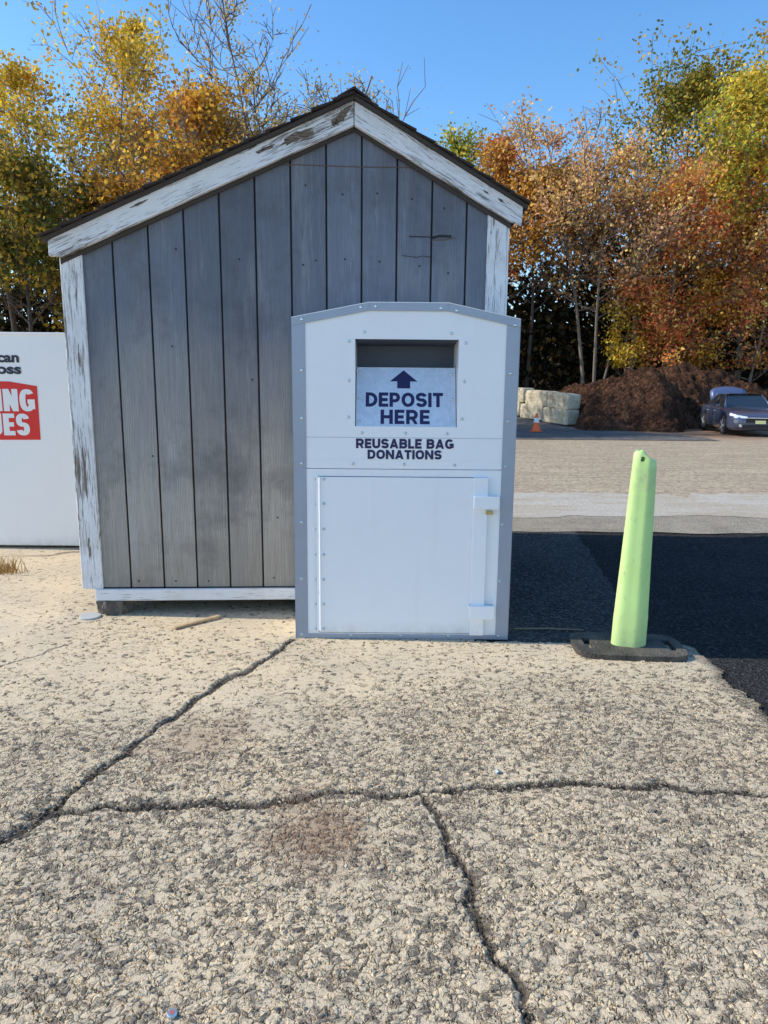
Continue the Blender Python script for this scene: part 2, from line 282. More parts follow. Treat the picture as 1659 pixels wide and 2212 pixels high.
for pts,wd,am,sd in [([(637,1384),(560,1432),(480,1474),(400,1532),(330,1582),(250,1642),(180,1692),(100,1757),(0,1828),(-200,1950)],.017,1,11),
    ([(60,1765),(230,1748),(400,1744),(560,1738),(700,1722),(900,1716),(1060,1704),(1200,1696),(1420,1700),(1659,1724),(1900,1740)],.018,1,21),
    ([(930,1720),(960,1790),(1000,1880),(1020,1960),(1080,2080),(1140,2212),(1180,2300)],.013,.95,31),
    ([(0,1242),(60,1210),(130,1196),(200,1190)],.02,.8,41),([(0,1440),(60,1422),(160,1392)],.006,.5,51)]:
    crack=np.maximum(crack,pl(pts,wd,am,sd))
edge=np.clip(1-(ex-px_)/.09,0,1)*(.4+.8*vnoise(px_,py_,12,77)); crack=np.clip(np.maximum(crack,edge*.9),0,1)
ss=lambda a,b,x:(lambda t:t*t*(3-2*t))(np.clip((x-a)/(b-a),0,1))
ny1=vnoise(px_,py_,2.2,5)*.5+vnoise(px_,py_,6,6)*.3+vnoise(px_,py_,15,8)*.2
lim=2.82+.5*ss(-.6,.3,px_)
rough=1.13-ss(-.35,.6,py_-lim+(ny1-.5)*.9)*.86; rough=np.clip(rough+(ny1-.5)*.5,.08,1.2)
stain=np.zeros(len(V))
for (a,b,r1_,r2_,am) in [(430,1600,.22,.22,.5),(700,1815,.19,.18,.9),(640,1740,.14,.10,.5),(1500,1640,.2,.15,.2)]:
    p=G(a,b); d=np.hypot((px_-p.x)/r1_,(py_-p.y)/r2_)+(vnoise(px_,py_,9,int(a))-.5)*.9+(vnoise(px_,py_,35,int(a)+1)-.5)*.5; stain=np.maximum(stain,np.clip((1.35-d)*.95,0,1)*am)
disp=((px_>-2.28)&(px_<2.1)&(py_>.8)&(py_<4.72)).astype(float)
for nm,ar in (('rough',rough),('crack',crack),('stain',stain),('disp',disp)):
    at_=me.attributes.new(nm,'FLOAT','POINT'); at_.data.foreach_set('value',ar.astype(np.float32))
o=bpy.data.objects.new('concrete_pad',me); COL.objects.link(o); tag(o,kind='structure')
sheet('ground',[(-400,-60),(400,-60),(400,500),(-400,500)],-.024,LOT)
sheet('asphalt_lane',[(1.45,-4),(30,-4),(30,7.9),(1.45,7.9)],-.016,ASPH)
wpt=[(.3,3.8)]+[(lambda t:(1.60+.5*t+.07*mnoise.noise(Vector((t*9,1,0)))+.03*mnoise.noise(Vector((t*40,1,0))),3.8+3.7*t))(i/50) for i in range(51)]+[(.3,7.5)]
sheet('worn_asphalt_patch',wpt,-.010,ASPH2)  # shade beside the shed put into this patch's darker colour
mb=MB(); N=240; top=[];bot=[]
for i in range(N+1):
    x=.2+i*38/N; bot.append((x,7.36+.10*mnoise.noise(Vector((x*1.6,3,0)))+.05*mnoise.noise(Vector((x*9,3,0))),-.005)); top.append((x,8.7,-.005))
mb.add(bot+top,[(i,i+1,N+2+i,N+1+i) for i in range(N)]); tag(mb.build('sunlit_asphalt_band',SUNASPH,recalc=False),kind='structure')  # paler band: sunlight past the shed's shadow painted as asphalt colour
mb=MB(); N=400; top=[];bot=[]
for i in range(N+1):
    x=-9+i*50/N; bot.append((x,8.30+.30*mnoise.noise(Vector((x*.9,0,0)))+.12*mnoise.noise(Vector((x*5,0,0))),-.001)); top.append((x,10.3+.65*mnoise.noise(Vector((x*.6,5,0)))+.30*mnoise.noise(Vector((x*4,5,0))),-.001))
mb.add(bot+top,[(i,i+1,N+2+i,N+1+i) for i in range(N)]); tag(mb.build('pale_strip',STRIP,recalc=False),kind='structure')
# loose gravel lying on the concrete and along the cracks
rg=np.random.RandomState(55); gv=[]; gf=[]
cand=np.where((crack>.3)&(py_>1.1)&(py_<4.2)&(np.abs(px_)<1.75))[0]; pick=rg.choice(cand,1000)
gx_=np.concatenate([px_[pick]+rg.normal(0,.035,1000),rg.uniform(-1.9,1.7,2300)]); gy_=np.concatenate([py_[pick]+rg.normal(0,.035,1000),1.0+3.2*rg.rand(2300)])
for i in range(len(gx_)):
    if -.66<gx_[i]<.78 and gy_[i]>3.98: continue
    s=(.0022+.0045*rg.rand()**2.5); a=rg.rand()*6.28; b=len(gv); ca,sa=math.cos(a),math.sin(a); e=rg.uniform(.6,1.4,6)
    for k,(x,y,z) in enumerate([(1,0,0),(0,1,0),(-1,0,0),(0,-1,0),(0,0,.7),(0,0,-.7)]):
        x*=s*e[k]*1.3; y*=s*e[k]; gv.append((gx_[i]+x*ca-y*sa,gy_[i]+x*sa+y*ca,z*s*e[k]+.0055))
    gf+=[(b+p,b+(p+1)%4,b+4) for p in range(4)]+[(b+(p+1)%4,b+p,b+5) for p in range(4)]
mb=MB(); mb.v=gv; mb.f=gf; GRV=M('loose_gravel',.9,0,.2); gd,gc=GRV.vor(60); GRV.col(GRV.ramp(GRV.sep(gc)[0],[(0,(.07,.06,.05)),(.5,(.2,.165,.13)),(1,(.5,.41,.3))]))
tag(mb.build('gravel',GRV.m,recalc=False),'loose grit and small gravel scattered over the worn concrete','gravel',kind='stuff')
A=at(1240,900,29.0); B=at(1092,900,34.0)
rz=lambda Y:max(0,(Y-28.5))*.075
mb=MB(); rows=[]
for k in range(9):
    Y=21.8+k*1.6; t=(Y-29.)/(34.0-29.); xr=A.x+(B.x-A.x)*max(t,-1.2)+.3+(.35 if k%2 else 0); rows.append(((3.5,Y,rz(Y)-.01),(xr,Y,rz(Y)-.01)))
vs=[p for r in rows for p in r]; mb.add(vs,[(2*i,2*i+1,2*i+3,2*i+2) for i in range(8)]); tag(mb.build('asphalt_apron',mat_asphalt('apron_asphalt',(.11,.10,.095),(.18,.165,.15),20,.4),recalc=False),kind='structure')
HILL=M('shaded_leaf_litter',.95,0,.1); hn=HILL.noise(3,5,.8); HILL.col(HILL.mix(hn,(.012,.010,.007),(.05,.035,.02))); HILL=HILL.m  # near-black litter: forest shade painted into the hill behind the trunks
gx=np.linspace(-90,90,90); gy=np.linspace(36,95,30); X2,Y2=np.meshgrid(gx,gy); Z2=-.1+np.clip((Y2-37)*.22,0,7)*1.0+vnoise(X2,Y2,.15,9)*1.2*np.clip((Y2-36)/4,0,1)
V2=np.stack([X2.ravel(),Y2.ravel(),Z2.ravel()],1); I=(np.arange(29)[:,None]*90+np.arange(89)[None,:]).ravel()
o=bpy.data.objects.new('hill',np_mesh('hill',V2,np.stack([I,I+1,I+91,I+90],1),HILL,True)); COL.objects.link(o); tag(o,kind='structure')
# ---------------------------------------------------------------- foliage
PAL={'yellow':[(.86,.56,.05),(.90,.64,.08),(.80,.47,.05),(.56,.42,.06)],
 'olive':[(.50,.42,.06),(.66,.50,.08),(.30,.32,.05),(.74,.45,.07)],
 'orange':[(.84,.36,.05),(.66,.24,.04),(.88,.50,.07),(.44,.24,.05)],
 'red':[(.90,.30,.11),(.92,.42,.13),(.70,.18,.07),(.92,.56,.14)],
 'green':[(.18,.22,.035),(.12,.15,.025),(.34,.30,.045),(.62,.40,.05)],
 'lime':[(.54,.54,.07),(.76,.62,.08),(.32,.37,.05),(.86,.60,.08)],
 'pale':[(.84,.46,.26),(.90,.56,.32),(.62,.33,.17),(.88,.56,.18)],
 'brown':[(.66,.45,.14),(.48,.30,.10),(.74,.54,.16)],
 'dark':[(.013,.016,.005),(.022,.022,.007),(.04,.025,.009),(.009,.010,.005),(.10,.055,.014)]}  # near-black leaves: shade under the trees painted into the palette
def leafmesh(name,C,colr,size,rg,parent=None):
    n=len(C); a=rg.normal(size=(n,3)); a/=np.linalg.norm(a,axis=1)[:,None]; b=rg.normal(size=(n,3)); b-=a*(a*b).sum(1)[:,None]; b/=np.linalg.norm(b,axis=1)[:,None]
    sz=size*(.6+.8*rg.rand(n))[:,None]; a=a*sz*.5; b=b*sz*.36
    Vv=np.stack([C-a,C-b+a*.15,C+a,C+b+a*.15],1).reshape(-1,3); Qq=np.arange(4*n).reshape(-1,4)
    me=np_mesh(name,Vv,Qq,LEAF); ca=me.attributes.new('leafcol','FLOAT_COLOR','POINT'); cc=np.ones((n,4,4)); cc[:,:,:3]=colr[:,None,:]; ca.data.foreach_set('color',cc.astype(np.float32).ravel())
    o=bpy.data.objects.new(name,me); COL.objects.link(o)
    if parent: o.parent=parent
    return o
def tree(kind,label,px,Y,topy,hw,z0,n,pal,leaf=.15,seed=0,nl=24,bark=None,trunks=1,group='trees behind the lot',spread=.42,fy=1.0,basez=0,dim=1.0,minz=.3,wide=1.0,tw=1.0):
    rnd=random.Random(seed*13+5); rg=np.random.RandomState(seed+100)
    T=at(px,topy,Y); H=T.z-basez; root=empty(kind,(T.x,Y,basez)); tag(root,label,'tree',group)
    Rw=hw/F*Y*1.25; mb=MB(); tips=[]
    for q in range(trunks):
        a0=q*2.2+seed; off=Vector((0,0,0)) if trunks==1 else Vector((math.cos(a0)*.35,math.sin(a0)*.3,0)); lean=Vector((rnd.uniform(-.05,.05)*H,rnd.uniform(-.03,.03)*H,0)) if trunks==1 else Vector((math.cos(a0)*Rw*.6*wide,math.sin(a0)*Rw*.3,0))
        Hq=H*(1 if q==0 else rnd.uniform(.72,.95)); K=11; P=[]
        w1,w2=rnd.uniform(0,6),rnd.uniform(0,6)
        for i in range(K):
            t=i/(K-1); P.append(off+lean*(t**1.3)+Vector((math.sin(t*5+w1)*.16*t*1.4+rnd.gauss(0,.07)*t,math.sin(t*4+w2)*.15*t,Hq*.97*t)))
        rb=.011*Hq/(trunks**.4)*(.6+.4*tw); rad=[max(.018*tw,rb*(1-t/(K-1)*.92)) for t in range(K)]; mb.tube(P,rad,7)
        def tp(t):
            f=t*(K-1); i=min(int(f),K-2); return P[i].lerp(P[i+1],f-i), rad[i]
        nq=nl//trunks+2
        for k in range(nq):
            t=z0+(0.97-z0)*((k+rnd.random())/nq); p,r=tp(t); u=(t-z0)/(1-z0)
            prof=max(.16,math.sin(math.pi*min(1,.25+u*.78))**.75); ln=wide*Rw*prof*rnd.uniform(.6,1.15)/(1 if trunks==1 else 1.3); aa=k*2.4+rnd.uniform(-.5,.5)
            dr=Vector((math.cos(aa),math.sin(aa)*fy,(rnd.uniform(.25,.85)+.55*u)/wide)).normalized(); br=[p]; d=dr.copy()
            for j in range(5):
                d=(d+Vector((rnd.gauss(0,.16),rnd.gauss(0,.16),rnd.gauss(.09,.12)))).normalized(); br.append(br[-1]+d*ln*1.2/5)
            rl=max(.016*tw,r*.42); mb.tube(br,[rl*(1-.15*j) for j in range(6)],5,False)
            for s_ in range(7):
                j=rnd.randint(1,4); st=br[j].lerp(br[j+1],rnd.random()); d2=((br[j+1]-br[j]).normalized()+Vector((rnd.gauss(0,.6),rnd.gauss(0,.6),rnd.gauss(.25,.4)))).normalized(); sl=ln*rnd.uniform(.25,.55); sb=[st]
                for j2 in range(3):
                    d2=(d2+Vector((rnd.gauss(0,.2),rnd.gauss(0,.2),rnd.gauss(.06,.15)))).normalized(); sb.append(sb[-1]+d2*sl/3)
                mb.tube(sb,[max(.011*tw,rl*.45),.013*tw,.010*tw,.008*tw],3,False); tips+=sb[1:]
                for w_ in range(3):
                    d3=(d2+Vector((rnd.gauss(0,.7),rnd.gauss(0,.7),rnd.gauss(.2,.4)))).normalized(); e=sb[rnd.randint(1,3)]; f_=e+d3*sl*.5; mb.tube([e,f_],[.009*tw,.006*tw],3,False); tips.append(f_)
            tips.append(br[-1])
        tips.append(P[-1])
    mb.build('trunk',bark or BARK,root,smooth=True,recalc=False)
    if n:
        tipA=np.array([tuple(t) for t in tips]); br_=np.clip(rg.normal(1,.2,len(tipA)),.5,1.45)
        fld=vnoise(tipA[:,0]+tipA[:,1],tipA[:,2],.75,seed+7); den=(rg.rand(len(tipA))**1.3+.04)*np.clip((fld-.22)*2,.08,1); cl=(fld*len(PAL[pal])*.999+rg.rand(len(tipA))*1.3).astype(int)%len(PAL[pal])
        idx=rg.choice(len(tipA),n,p=den/den.sum()); C=tipA[idx]+rg.normal(size=(n,3))*spread*(.35+.8*rg.rand(n))[:,None]*np.array([1,1,.8])
        ok=C[:,2]+basez>minz; C=C[ok]; idx=idx[ok]; n=len(C); pa=np.array(PAL[pal]); ci=np.where(rg.rand(n)<.8,cl[idx],rg.choice(len(pa),n)); colr=np.clip(pa[ci]*br_[idx][:,None]*(.75+.4*rg.rand(n))[:,None]*dim,0,.95)
        leafmesh('crown',C,colr,leaf,rg,root)
    return root
# left of the shed
tree('yellow_tree','tall yellow tree, tallest at the far left with several pale trunks',170,26,-25,130,.40,12500,'yellow',.13,1,46,trunks=3,spread=.34,minz=6.2,wide=1.35)
tree('yellow_tree','slender yellow tree at the very left edge behind the white box',-5,29,130,110,.42,5000,'yellow',.13,2,26,spread=.38,minz=6.6,wide=1.2,bark=BARKD)
tree('olive_tree','sparse olive yellow tree standing between the tallest yellow tree and the bare one',355,31,0,95,.38,7000,'yellow',.12,3,38,trunks=2,spread=.42,wide=1.4,dim=.8)
tree('bare_tree','nearly leafless brown tree rising behind the left roof slope',618,27,-40,118,.24,9000,'brown',.095,4,110,trunks=4,spread=.34,wide=1.6,tw=1.35,bark=BARKM)
tree('orange_tree','dense orange brown tree in front of the sparse olive one',385,25,195,100,.40,12000,'orange',.145,5,36,spread=.38,wide=1.3,minz=4.8,dim=.95)
tree('orange_tree','smaller orange tree directly above the middle of the left roof slope',500,27,240,75,.38,8000,'orange',.14,6,26,spread=.38,wide=1.35,dim=.75)
tree('green_tree','green and amber tree at the left edge above the white box',45,22,340,100,.40,8000,'green',.145,7,30,spread=.40,wide=1.2,minz=4.4,dim=.55,bark=BARKD)
tree('green_tree','dark green tree just left of the shed roof end',185,24,400,70,.3,4500,'green',.16,8,24,spread=.40,dim=.3,bark=BARKD)
tree('orange_tree','low rust coloured tree touching the lower left roof edge',250,24,410,75,.45,4500,'orange',.15,9,20,spread=.38,dim=.8,wide=1.2,minz=4.8,bark=BARKD)
tree('olive_tree','olive tree filling the gap behind the orange brown tree',290,34,270,110,.35,7500,'olive',.18,10,24,spread=.5,dim=.5,wide=1.3,bark=BARKD)
# right of the shed
MZ=2.6
tree('lime_tree','small yellow green tree just right of the roof peak on the skyline',1000,38,265,62,.4,8500,'lime',.17,11,24,spread=.42,dim=.85,wide=1.35)
tree('red_tree','red orange treetop on the skyline above the right roof slope',1085,37,280,55,.4,8000,'red',.17,12,24,spread=.42,dim=.8,wide=1.2,minz=7)
tree('orange_tree','orange tree behind the right end of the roof',1155,36,365,62,.45,8000,'orange',.18,13,24,spread=.45,minz=7.5,wide=1.2,bark=BARKD,dim=.85)
tree('lime_tree','tallest green tree on the right skyline',1500,41,155,115,.4,17500,'olive',.19,14,38,spread=.5,dim=.65,wide=1.35,bark=BARKD)
tree('pale_tree','sparse pinkish brown tree with bare grey limbs left of the reddest trees',1315,35,250,125,.38,12000,'pale',.15,15,46,trunks=3,spread=.40,minz=5.4,wide=1.4,tw=1.4)
tree('lime_tree','bright yellow green tree cut by the right picture edge',1655,36,155,100,.42,13000,'lime',.17,16,34,spread=.42,minz=7,wide=1.3,dim=.9)
tree('red_tree','red leaved tree above the dark mulch pile',1480,35.2,385,105,.25,14000,'red',.155,17,36,trunks=2,spread=.42,minz=MZ,wide=1.35)
tree('red_tree','rust red tree behind the parked car at the right edge',1630,35.2,420,100,.12,13500,'red',.155,18,34,trunks=2,spread=.42,minz=MZ,wide=1.3)
tree('orange_tree','orange and gold tree right of the reddest tree',1590,38,320,105,.35,11000,'orange',.18,19,28,spread=.45,minz=MZ,wide=1.35,bark=BARKD,dim=.85)
tree('yellow_tree','small golden sapling beside the dark thicket',1365,35,560,40,.2,3800,'yellow',.14,20,16,spread=.32,minz=MZ)
tree('red_tree','low russet sapling on top of the mulch pile skyline',1430,35.6,570,68,.15,8000,'red',.15,21,24,trunks=2,spread=.4,minz=MZ,wide=1.25)
tree('pale_tree','thin bare pale sapling leaning before the russet leaves',1395,34.9,300,50,.42,700,'pale',.13,22,24,spread=.3,minz=MZ,tw=1.6,wide=1.3)
tree('orange_tree','mixed orange tree behind the sparse pinkish one',1240,39,350,85,.45,8500,'orange',.19,23,24,spread=.45,dim=.55,minz=8.5,wide=1.25,bark=BARKD)
tree('orange_tree','bushy orange sapling right behind the car roof',1550,36,590,75,.1,8500,'orange',.155,24,24,spread=.42,minz=MZ,wide=1.25)
def mass(name,x0,x1,Y0,Y1,hf,n,size,pal,seed,dim=1):
    rg=np.random.RandomState(seed); x=rg.uniform(x0,x1,n); y=Y0+(Y1-Y0)*rg.rand(n); h=hf(x)*(.6+.7*vnoise(x,y,.5,seed+1)); z=h*rg.rand(n)**.8
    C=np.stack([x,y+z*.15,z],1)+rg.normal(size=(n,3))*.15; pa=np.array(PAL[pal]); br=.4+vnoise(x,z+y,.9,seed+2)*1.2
    o=leafmesh(name,C,pa[rg.choice(len(pa),n)]*br[:,None]*dim,size,rg); return tag(o,kind='stuff')
o=mass('undergrowth',-34,38,35.0,39,lambda x:np.where(x>0,8.0,8.6)+np.sin(x*.7),56000,.32,'dark',31); o['label']='dark tangled undergrowth along the foot of the trees'; o['category']='undergrowth'  # forest shade comes from the near-black leaf colours
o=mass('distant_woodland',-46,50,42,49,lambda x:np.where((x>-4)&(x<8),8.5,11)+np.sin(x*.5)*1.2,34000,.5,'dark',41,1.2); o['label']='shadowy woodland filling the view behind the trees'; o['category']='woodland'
# ---------------------------------------------------------------- mulch pile
prof=[(1140,.0),(1175,1.0),(1215,1.5),(1260,1.7),(1320,1.95),(1380,2.3),(1440,2.7),(1480,2.9),(1530,2.95),(1590,2.9),(1640,2.5),(1690,1.7),(1740,.8),(1790,0)]
pxs=[(p-CX)/F*30.5 for p,_ in prof]; phs=[h for _,h in prof]
gx=np.linspace(pxs[0]-.3,pxs[-1]+.3,190); gy=np.linspace(25.4,34.6,130); X2,Y2=np.meshgrid(gx,gy)
hx=np.interp(X2,pxs,phs); toe=26.3+.5*np.sin(X2*.9)+2.9*ss(10.8,12.6,X2); tt=np.clip((Y2-toe)/4.2,0,1); tb=np.clip((34.6-Y2)/3,0,1)
wall_t=(Y2-29)/(34.0-29); wx=A.x+(B.x-A.x)*wall_t+.45; clr=ss(0,.9,X2-np.where(Y2<29.6,A.x-.15+(29-Y2)*-.1,wx))
env=np.sin(np.pi/2*tt)**1.0*np.sin(np.pi/2*tb)*clr
Z2=hx*env
for i in range(Z2.shape[0]):
    for j in range(Z2.shape[1]):
        p=Vector((X2[i,j],Y2[i,j],0)); Z2[i,j]+=min(1,env[i,j]*4)*(mnoise.fractal(p*1.1,1,2,5)*.32+mnoise.noise(p*4)*.15+mnoise.noise(p*9)*.10)
Z2-=.08*(env<.02)
V2=np.stack([X2.ravel(),Y2.ravel(),Z2.ravel()],1); I=(np.arange(129)[:,None]*190+np.arange(189)[None,:]).ravel()
o=bpy.data.objects.new('mulch_pile',np_mesh('mulch_pile',V2,np.stack([I,I+1,I+191,I+190],1),MULCH)); COL.objects.link(o); tag(o,'large dark brown mound of mulch beyond the dirt lot','mulch pile')
# ---------------------------------------------------------------- concrete blocks
BLK=M('block_concrete',.9,0,.2); bn=BLK.noise(4,5,.75); BLK.col(BLK.mix(BLK.ramp(BLK.noise(1.8,6,.8),[(.50,0),(.62,.65)]),BLK.mix(BLK.ramp(bn,[(.4,0),(.65,1)]),(.48,.41,.29),(.72,.64,.49)),(.24,.18,.12))); BLK.bump(bn,.8,.08); BLK=BLK.m
dirw=(B-A); dirw.z=0; Lw=dirw.length; dirw.normalize(); ang=math.atan2(dirw.y,dirw.x)
names=['at the near end beside the mulch','in the middle of the row','farthest and half hidden by the donation bin']
for row in (0,1):
    for k in range(3):
        bm=bmesh.new(); Lb=Lw/3-.02; bmesh.ops.create_cube(bm,size=1); bmesh.ops.subdivide_edges(bm,edges=bm.edges[:],cuts=9,use_grid_fill=True)
        for v in bm.verts:
            q=Vector((v.co.x,v.co.y,v.co.z))*2; mx_=max(abs(q.x),abs(q.y),abs(q.z)); r_=(abs(q.x)**22+abs(q.y)**22+abs(q.z)**22)**(1/22); q=q*(mx_/r_)
            nn=mnoise.noise(q*1.6+Vector((k*7,row*5,0)))*.07+mnoise.noise(q*4+Vector((k*3,row,0)))*.04
            v.co=Vector(((q.x*.5+.5)*Lb,q.y*.31*(1+nn),(q.z*.5+.5)*.635*(1+nn*.3)))
        me=bpy.data.meshes.new('concrete_block'); bm.to_mesh(me); bm.free(); me.materials.append(BLK)
        sh=(-.25 if row else 0)*(0 if k==0 else 1); mid=A+dirw*(Lw/3*k+sh); zb=rz(mid.y+.7)-.012
        o=bpy.data.objects.new('concrete_block',me); COL.objects.link(o); o.location=(mid.x+random.uniform(-.08,.05),mid.y,zb+row*.635); o.rotation_euler=(0,random.uniform(-.05,-.02),ang+random.uniform(-.05,.05))
        tag(o,('upper' if row else 'lower')+' pale concrete block '+names[k],'concrete block','retaining blocks beside the mulch pile')
p0=G(1243,921); p1=at(1232,856,p0.y+.2); mb=MB(); mb.tube([(0,0,0),tuple(p1-p0)],[.028,.028],8)
o=mb.build('stake',simple('pale_green_stake',(.25,.42,.38),.6),None,p0,smooth=True); tag(o,'thin pale green stake leaning against the near concrete block','stake')
# ---------------------------------------------------------------- traffic cone
cp=G(1158,932); root=tag(empty('traffic_cone',cp),'small orange traffic cone with white band on the asphalt by the blocks','traffic cone')
ORA=simple('cone_orange',(.90,.14,.03),.5); CW=simple('cone_white',(.82,.80,.77),.5)
mb=MB(); mb.tube([(0,0,.025),(0,0,.05),(0,0,.66)],[.165,.155,.04],20); mb.build('cone_body',ORA,root,smooth=False)
mb=MB(); mb.tube([(0,0,.33),(0,0,.50)],[.107,.079],20); mb.build('reflective_band',CW,root)
mb=MB(); mb.box(-.21,.21,-.21,.21,0,.03); mb.build('base_plate',ORA,root,bevel=.01)
# ---------------------------------------------------------------- shed
SA=R(3.0); SO=Vector((-1.92,4.45,0)); sx=Vector((math.cos(SA),math.sin(SA),0)); st=Vector((-math.sin(SA),math.cos(SA),0))
def SP(px,py,t=0.0):
    d=ray(px,py); k=(t-(CAM-SO).dot(st))/d.dot(st); p=CAM+d*k; return ((p-SO).dot(sx),p.z)
shed=tag(empty('wooden_shed',SO,SA),'weathered grey wooden shed with peeling white trim and dark shingle roof','shed')
DEP=2.75
pk=SP(765,217,-.06); le=SP(103,518,-.06); re=SP(1130,447,-.06)
def roofz(s,d=0):
    if s<=pk[0]: return le[1]+(pk[1]-le[1])*(s-le[0])/(pk[0]-le[0])-d
    return pk[1]+(re[1]-pk[1])*(s-pk[0])/(re[0]-pk[0])-d
sl0=(SP(135,600)[0]+SP(188,1262)[0])/2; sl1=(SP(181,600)[0]+SP(225,1262)[0])/2
sr0=SP(1050,560)[0]; sr1=SP(1091,600)[0]
zb=SP(400,1268)[1]
mb=MB(); a,b=sl0+.012,sr1-.012
mb.prism([(a,zb),(b,zb),(b,roofz(b,.10)),(pk[0],roofz(pk[0],.10)),(a,roofz(a,.10))],.014,DEP); mb.build('wall',GROOVE,shed)
g0=(SP(240,510)[0]+SP(284,1260)[0])/2; g9=SP(935,372)[0]; dg_=(g9-g0)/9
gr=[g0+dg_*k for k in range(-1,12)]
mb=MB(); gw=.0058; pt=[]; rnd=random.Random(12)
for k in range(len(gr)-1):
    a=max(gr[k]+gw,sl0+.014); b=min(gr[k+1]-gw,sr1-.014)
    if b-a<.01: continue
    top=[(b,roofz(b,.09)),(a,roofz(a,.09))]
    if a<pk[0]<b: top=[(b,roofz(b,.09)),(pk[0],roofz(pk[0],.09)),(a,roofz(a,.09))]
    n0=len(mb.v); mb.prism([(a,zb),(b,zb)]+top,0,.0138); pt+=[rnd.random()]*(len(mb.v)-n0)
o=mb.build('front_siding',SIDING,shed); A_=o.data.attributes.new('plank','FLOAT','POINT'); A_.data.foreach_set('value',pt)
bv=o.modifiers.new('bevel','BEVEL'); bv.width=.0025; bv.segments=1; bv.limit_method='ANGLE'
for nm,s0_,sg in (('left',sl0+.012,-1),('right',sr1-.012,1)):
    mb=MB(); t=.03
    while t<DEP-.02:
        t1=min(t+.225,DEP); x0,x1=sorted((s0_,s0_+sg*.012)); mb.box(x0,x1,t,t1,zb,roofz(s0_,.14)); t+=.235
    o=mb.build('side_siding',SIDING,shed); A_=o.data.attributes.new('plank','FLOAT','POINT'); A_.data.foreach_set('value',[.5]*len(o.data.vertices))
PV=mat_peel('peeling_paint_corner',R(90),.03); slL=math.atan2(pk[1]-le[1],pk[0]-le[0]); slR=math.atan2(pk[1]-re[1],re[0]-pk[0])
PL=mat_peel('peeling_paint_left',slL,.035); PR=mat_peel('peeling_paint_right',-slR,.035); PH=mat_peel('peeling_paint_sill',0,-.03)
mb=MB(); mb.prism([(sl0,zb-.005),(sl1,zb-.005),(sl1,roofz(sl1,.10)),(sl0,roofz(sl0,.10))],-.022,-.002); mb.build('corner_board',PV,shed,bevel=.003,seg=1)
mb=MB(); mb.box(sl0-.014,sl0-.001,-.02,.09,zb,roofz(sl0,.12)); mb.build('corner_board',PV,shed,bevel=.003,seg=1)
mb=MB(); mb.prism([(sr0,zb-.005),(sr1,zb-.005),(sr1,roofz(sr1,.10)),(sr0,roofz(sr0,.10))],-.022,-.002); mb.build('corner_board',PV,shed,bevel=.003,seg=1)
mb=MB(); mb.box(sr1+.001,sr1+.014,-.02,.09,zb,roofz(sr1,.12)); mb.build('corner_board',PV,shed,bevel=.003,seg=1)
tk=.135; tl=.118
le2=SP(103,557,-.06)
mb=MB(); mb.prism([(le[0],le[1]),(le[0],le2[1]+.012),(le[0]+.075,roofz(le[0]+.075,tl+.012)),(pk[0]-.002,pk[1]-tk),(pk[0]-.002,pk[1])],-.062,-.030); mb.build('rake_board',PL,shed,bevel=.003,seg=1)
mb=MB(); mb.prism([(pk[0]+.002,pk[1]),(pk[0]+.002,pk[1]-tk),(re[0]-.075,roofz(re[0]-.075,tk-.01)),(re[0]-.005,roofz(re[0],tk-.03)),(re[0],re[1])],-.062,-.030); mb.build('rake_board',PR,shed,bevel=.003,seg=1)
BARE=M('bare_wood_patch',.9,0,.2); bn_=BARE.noise(2,6,.75,co=BARE.mp((8,8,50),rot=(0,slL,0))); BARE.col(BARE.mix(BARE.ramp(bn_,[(.4,0),(.6,1)]),(.06,.045,.035),(.26,.20,.15))); BARE=BARE.m
rnd=random.Random(21)
for (x,y,l,h,sl) in ((640,296,.105,.024,slL),(737,252,.060,.022,slL+.45),(572,322,.06,.010,slL),(722,264,.022,.020,slL+1.0),(752,232,.035,.006,slL),(300,440,.05,.007,slL),(1082,433,.022,.007,-slR),(1050,415,.02,.005,-slR)):
    s_,z_=SP(x,y,-.064); mb=MB(); pts=[]
    for i in range(22):
        q=2*math.pi*i/22; rr_=1+rnd.uniform(-.28,.28); a_,b_=math.cos(q)*l*rr_,math.sin(q)*h*rr_; pts.append((s_+a_*math.cos(sl)-b_*math.sin(sl),z_+a_*math.sin(sl)+b_*math.cos(sl)))
    mb.prism(pts,-.0634,-.0624); mb.build('peeled_patch',BARE,shed)
for (a,b) in ((le[0]+.05,pk[0]),(pk[0],re[0]-.06)):
    mb=MB(); mb.prism([(a+.004,roofz(a,.118)),(b-.004,roofz(b,.118)),(b-.004,roofz(b,.155)),(a+.004,roofz(a,.155))],-.027,-.0025); mb.build('frieze_strip',FELT,shed)
L0=SP(86,521,-.1); R0=SP(1143,441,-.1)
Lz=roofz(L0[0]); Rz=roofz(R0[0])
mb=MB(); mb.prism([(L0[0],Lz+.002),(pk[0],pk[1]+.002),(pk[0],pk[1]+.024),(L0[0],Lz+.020)],-.085,DEP+.08); mb.build('roof_deck',FELT,shed)
mb=MB(); mb.prism([(pk[0]+.001,pk[1]+.002),(R0[0],Rz+.002),(R0[0],Rz+.020),(pk[0]+.001,pk[1]+.024)],-.085,DEP+.08); mb.build('roof_deck',FELT,shed)
rnd=random.Random(3)
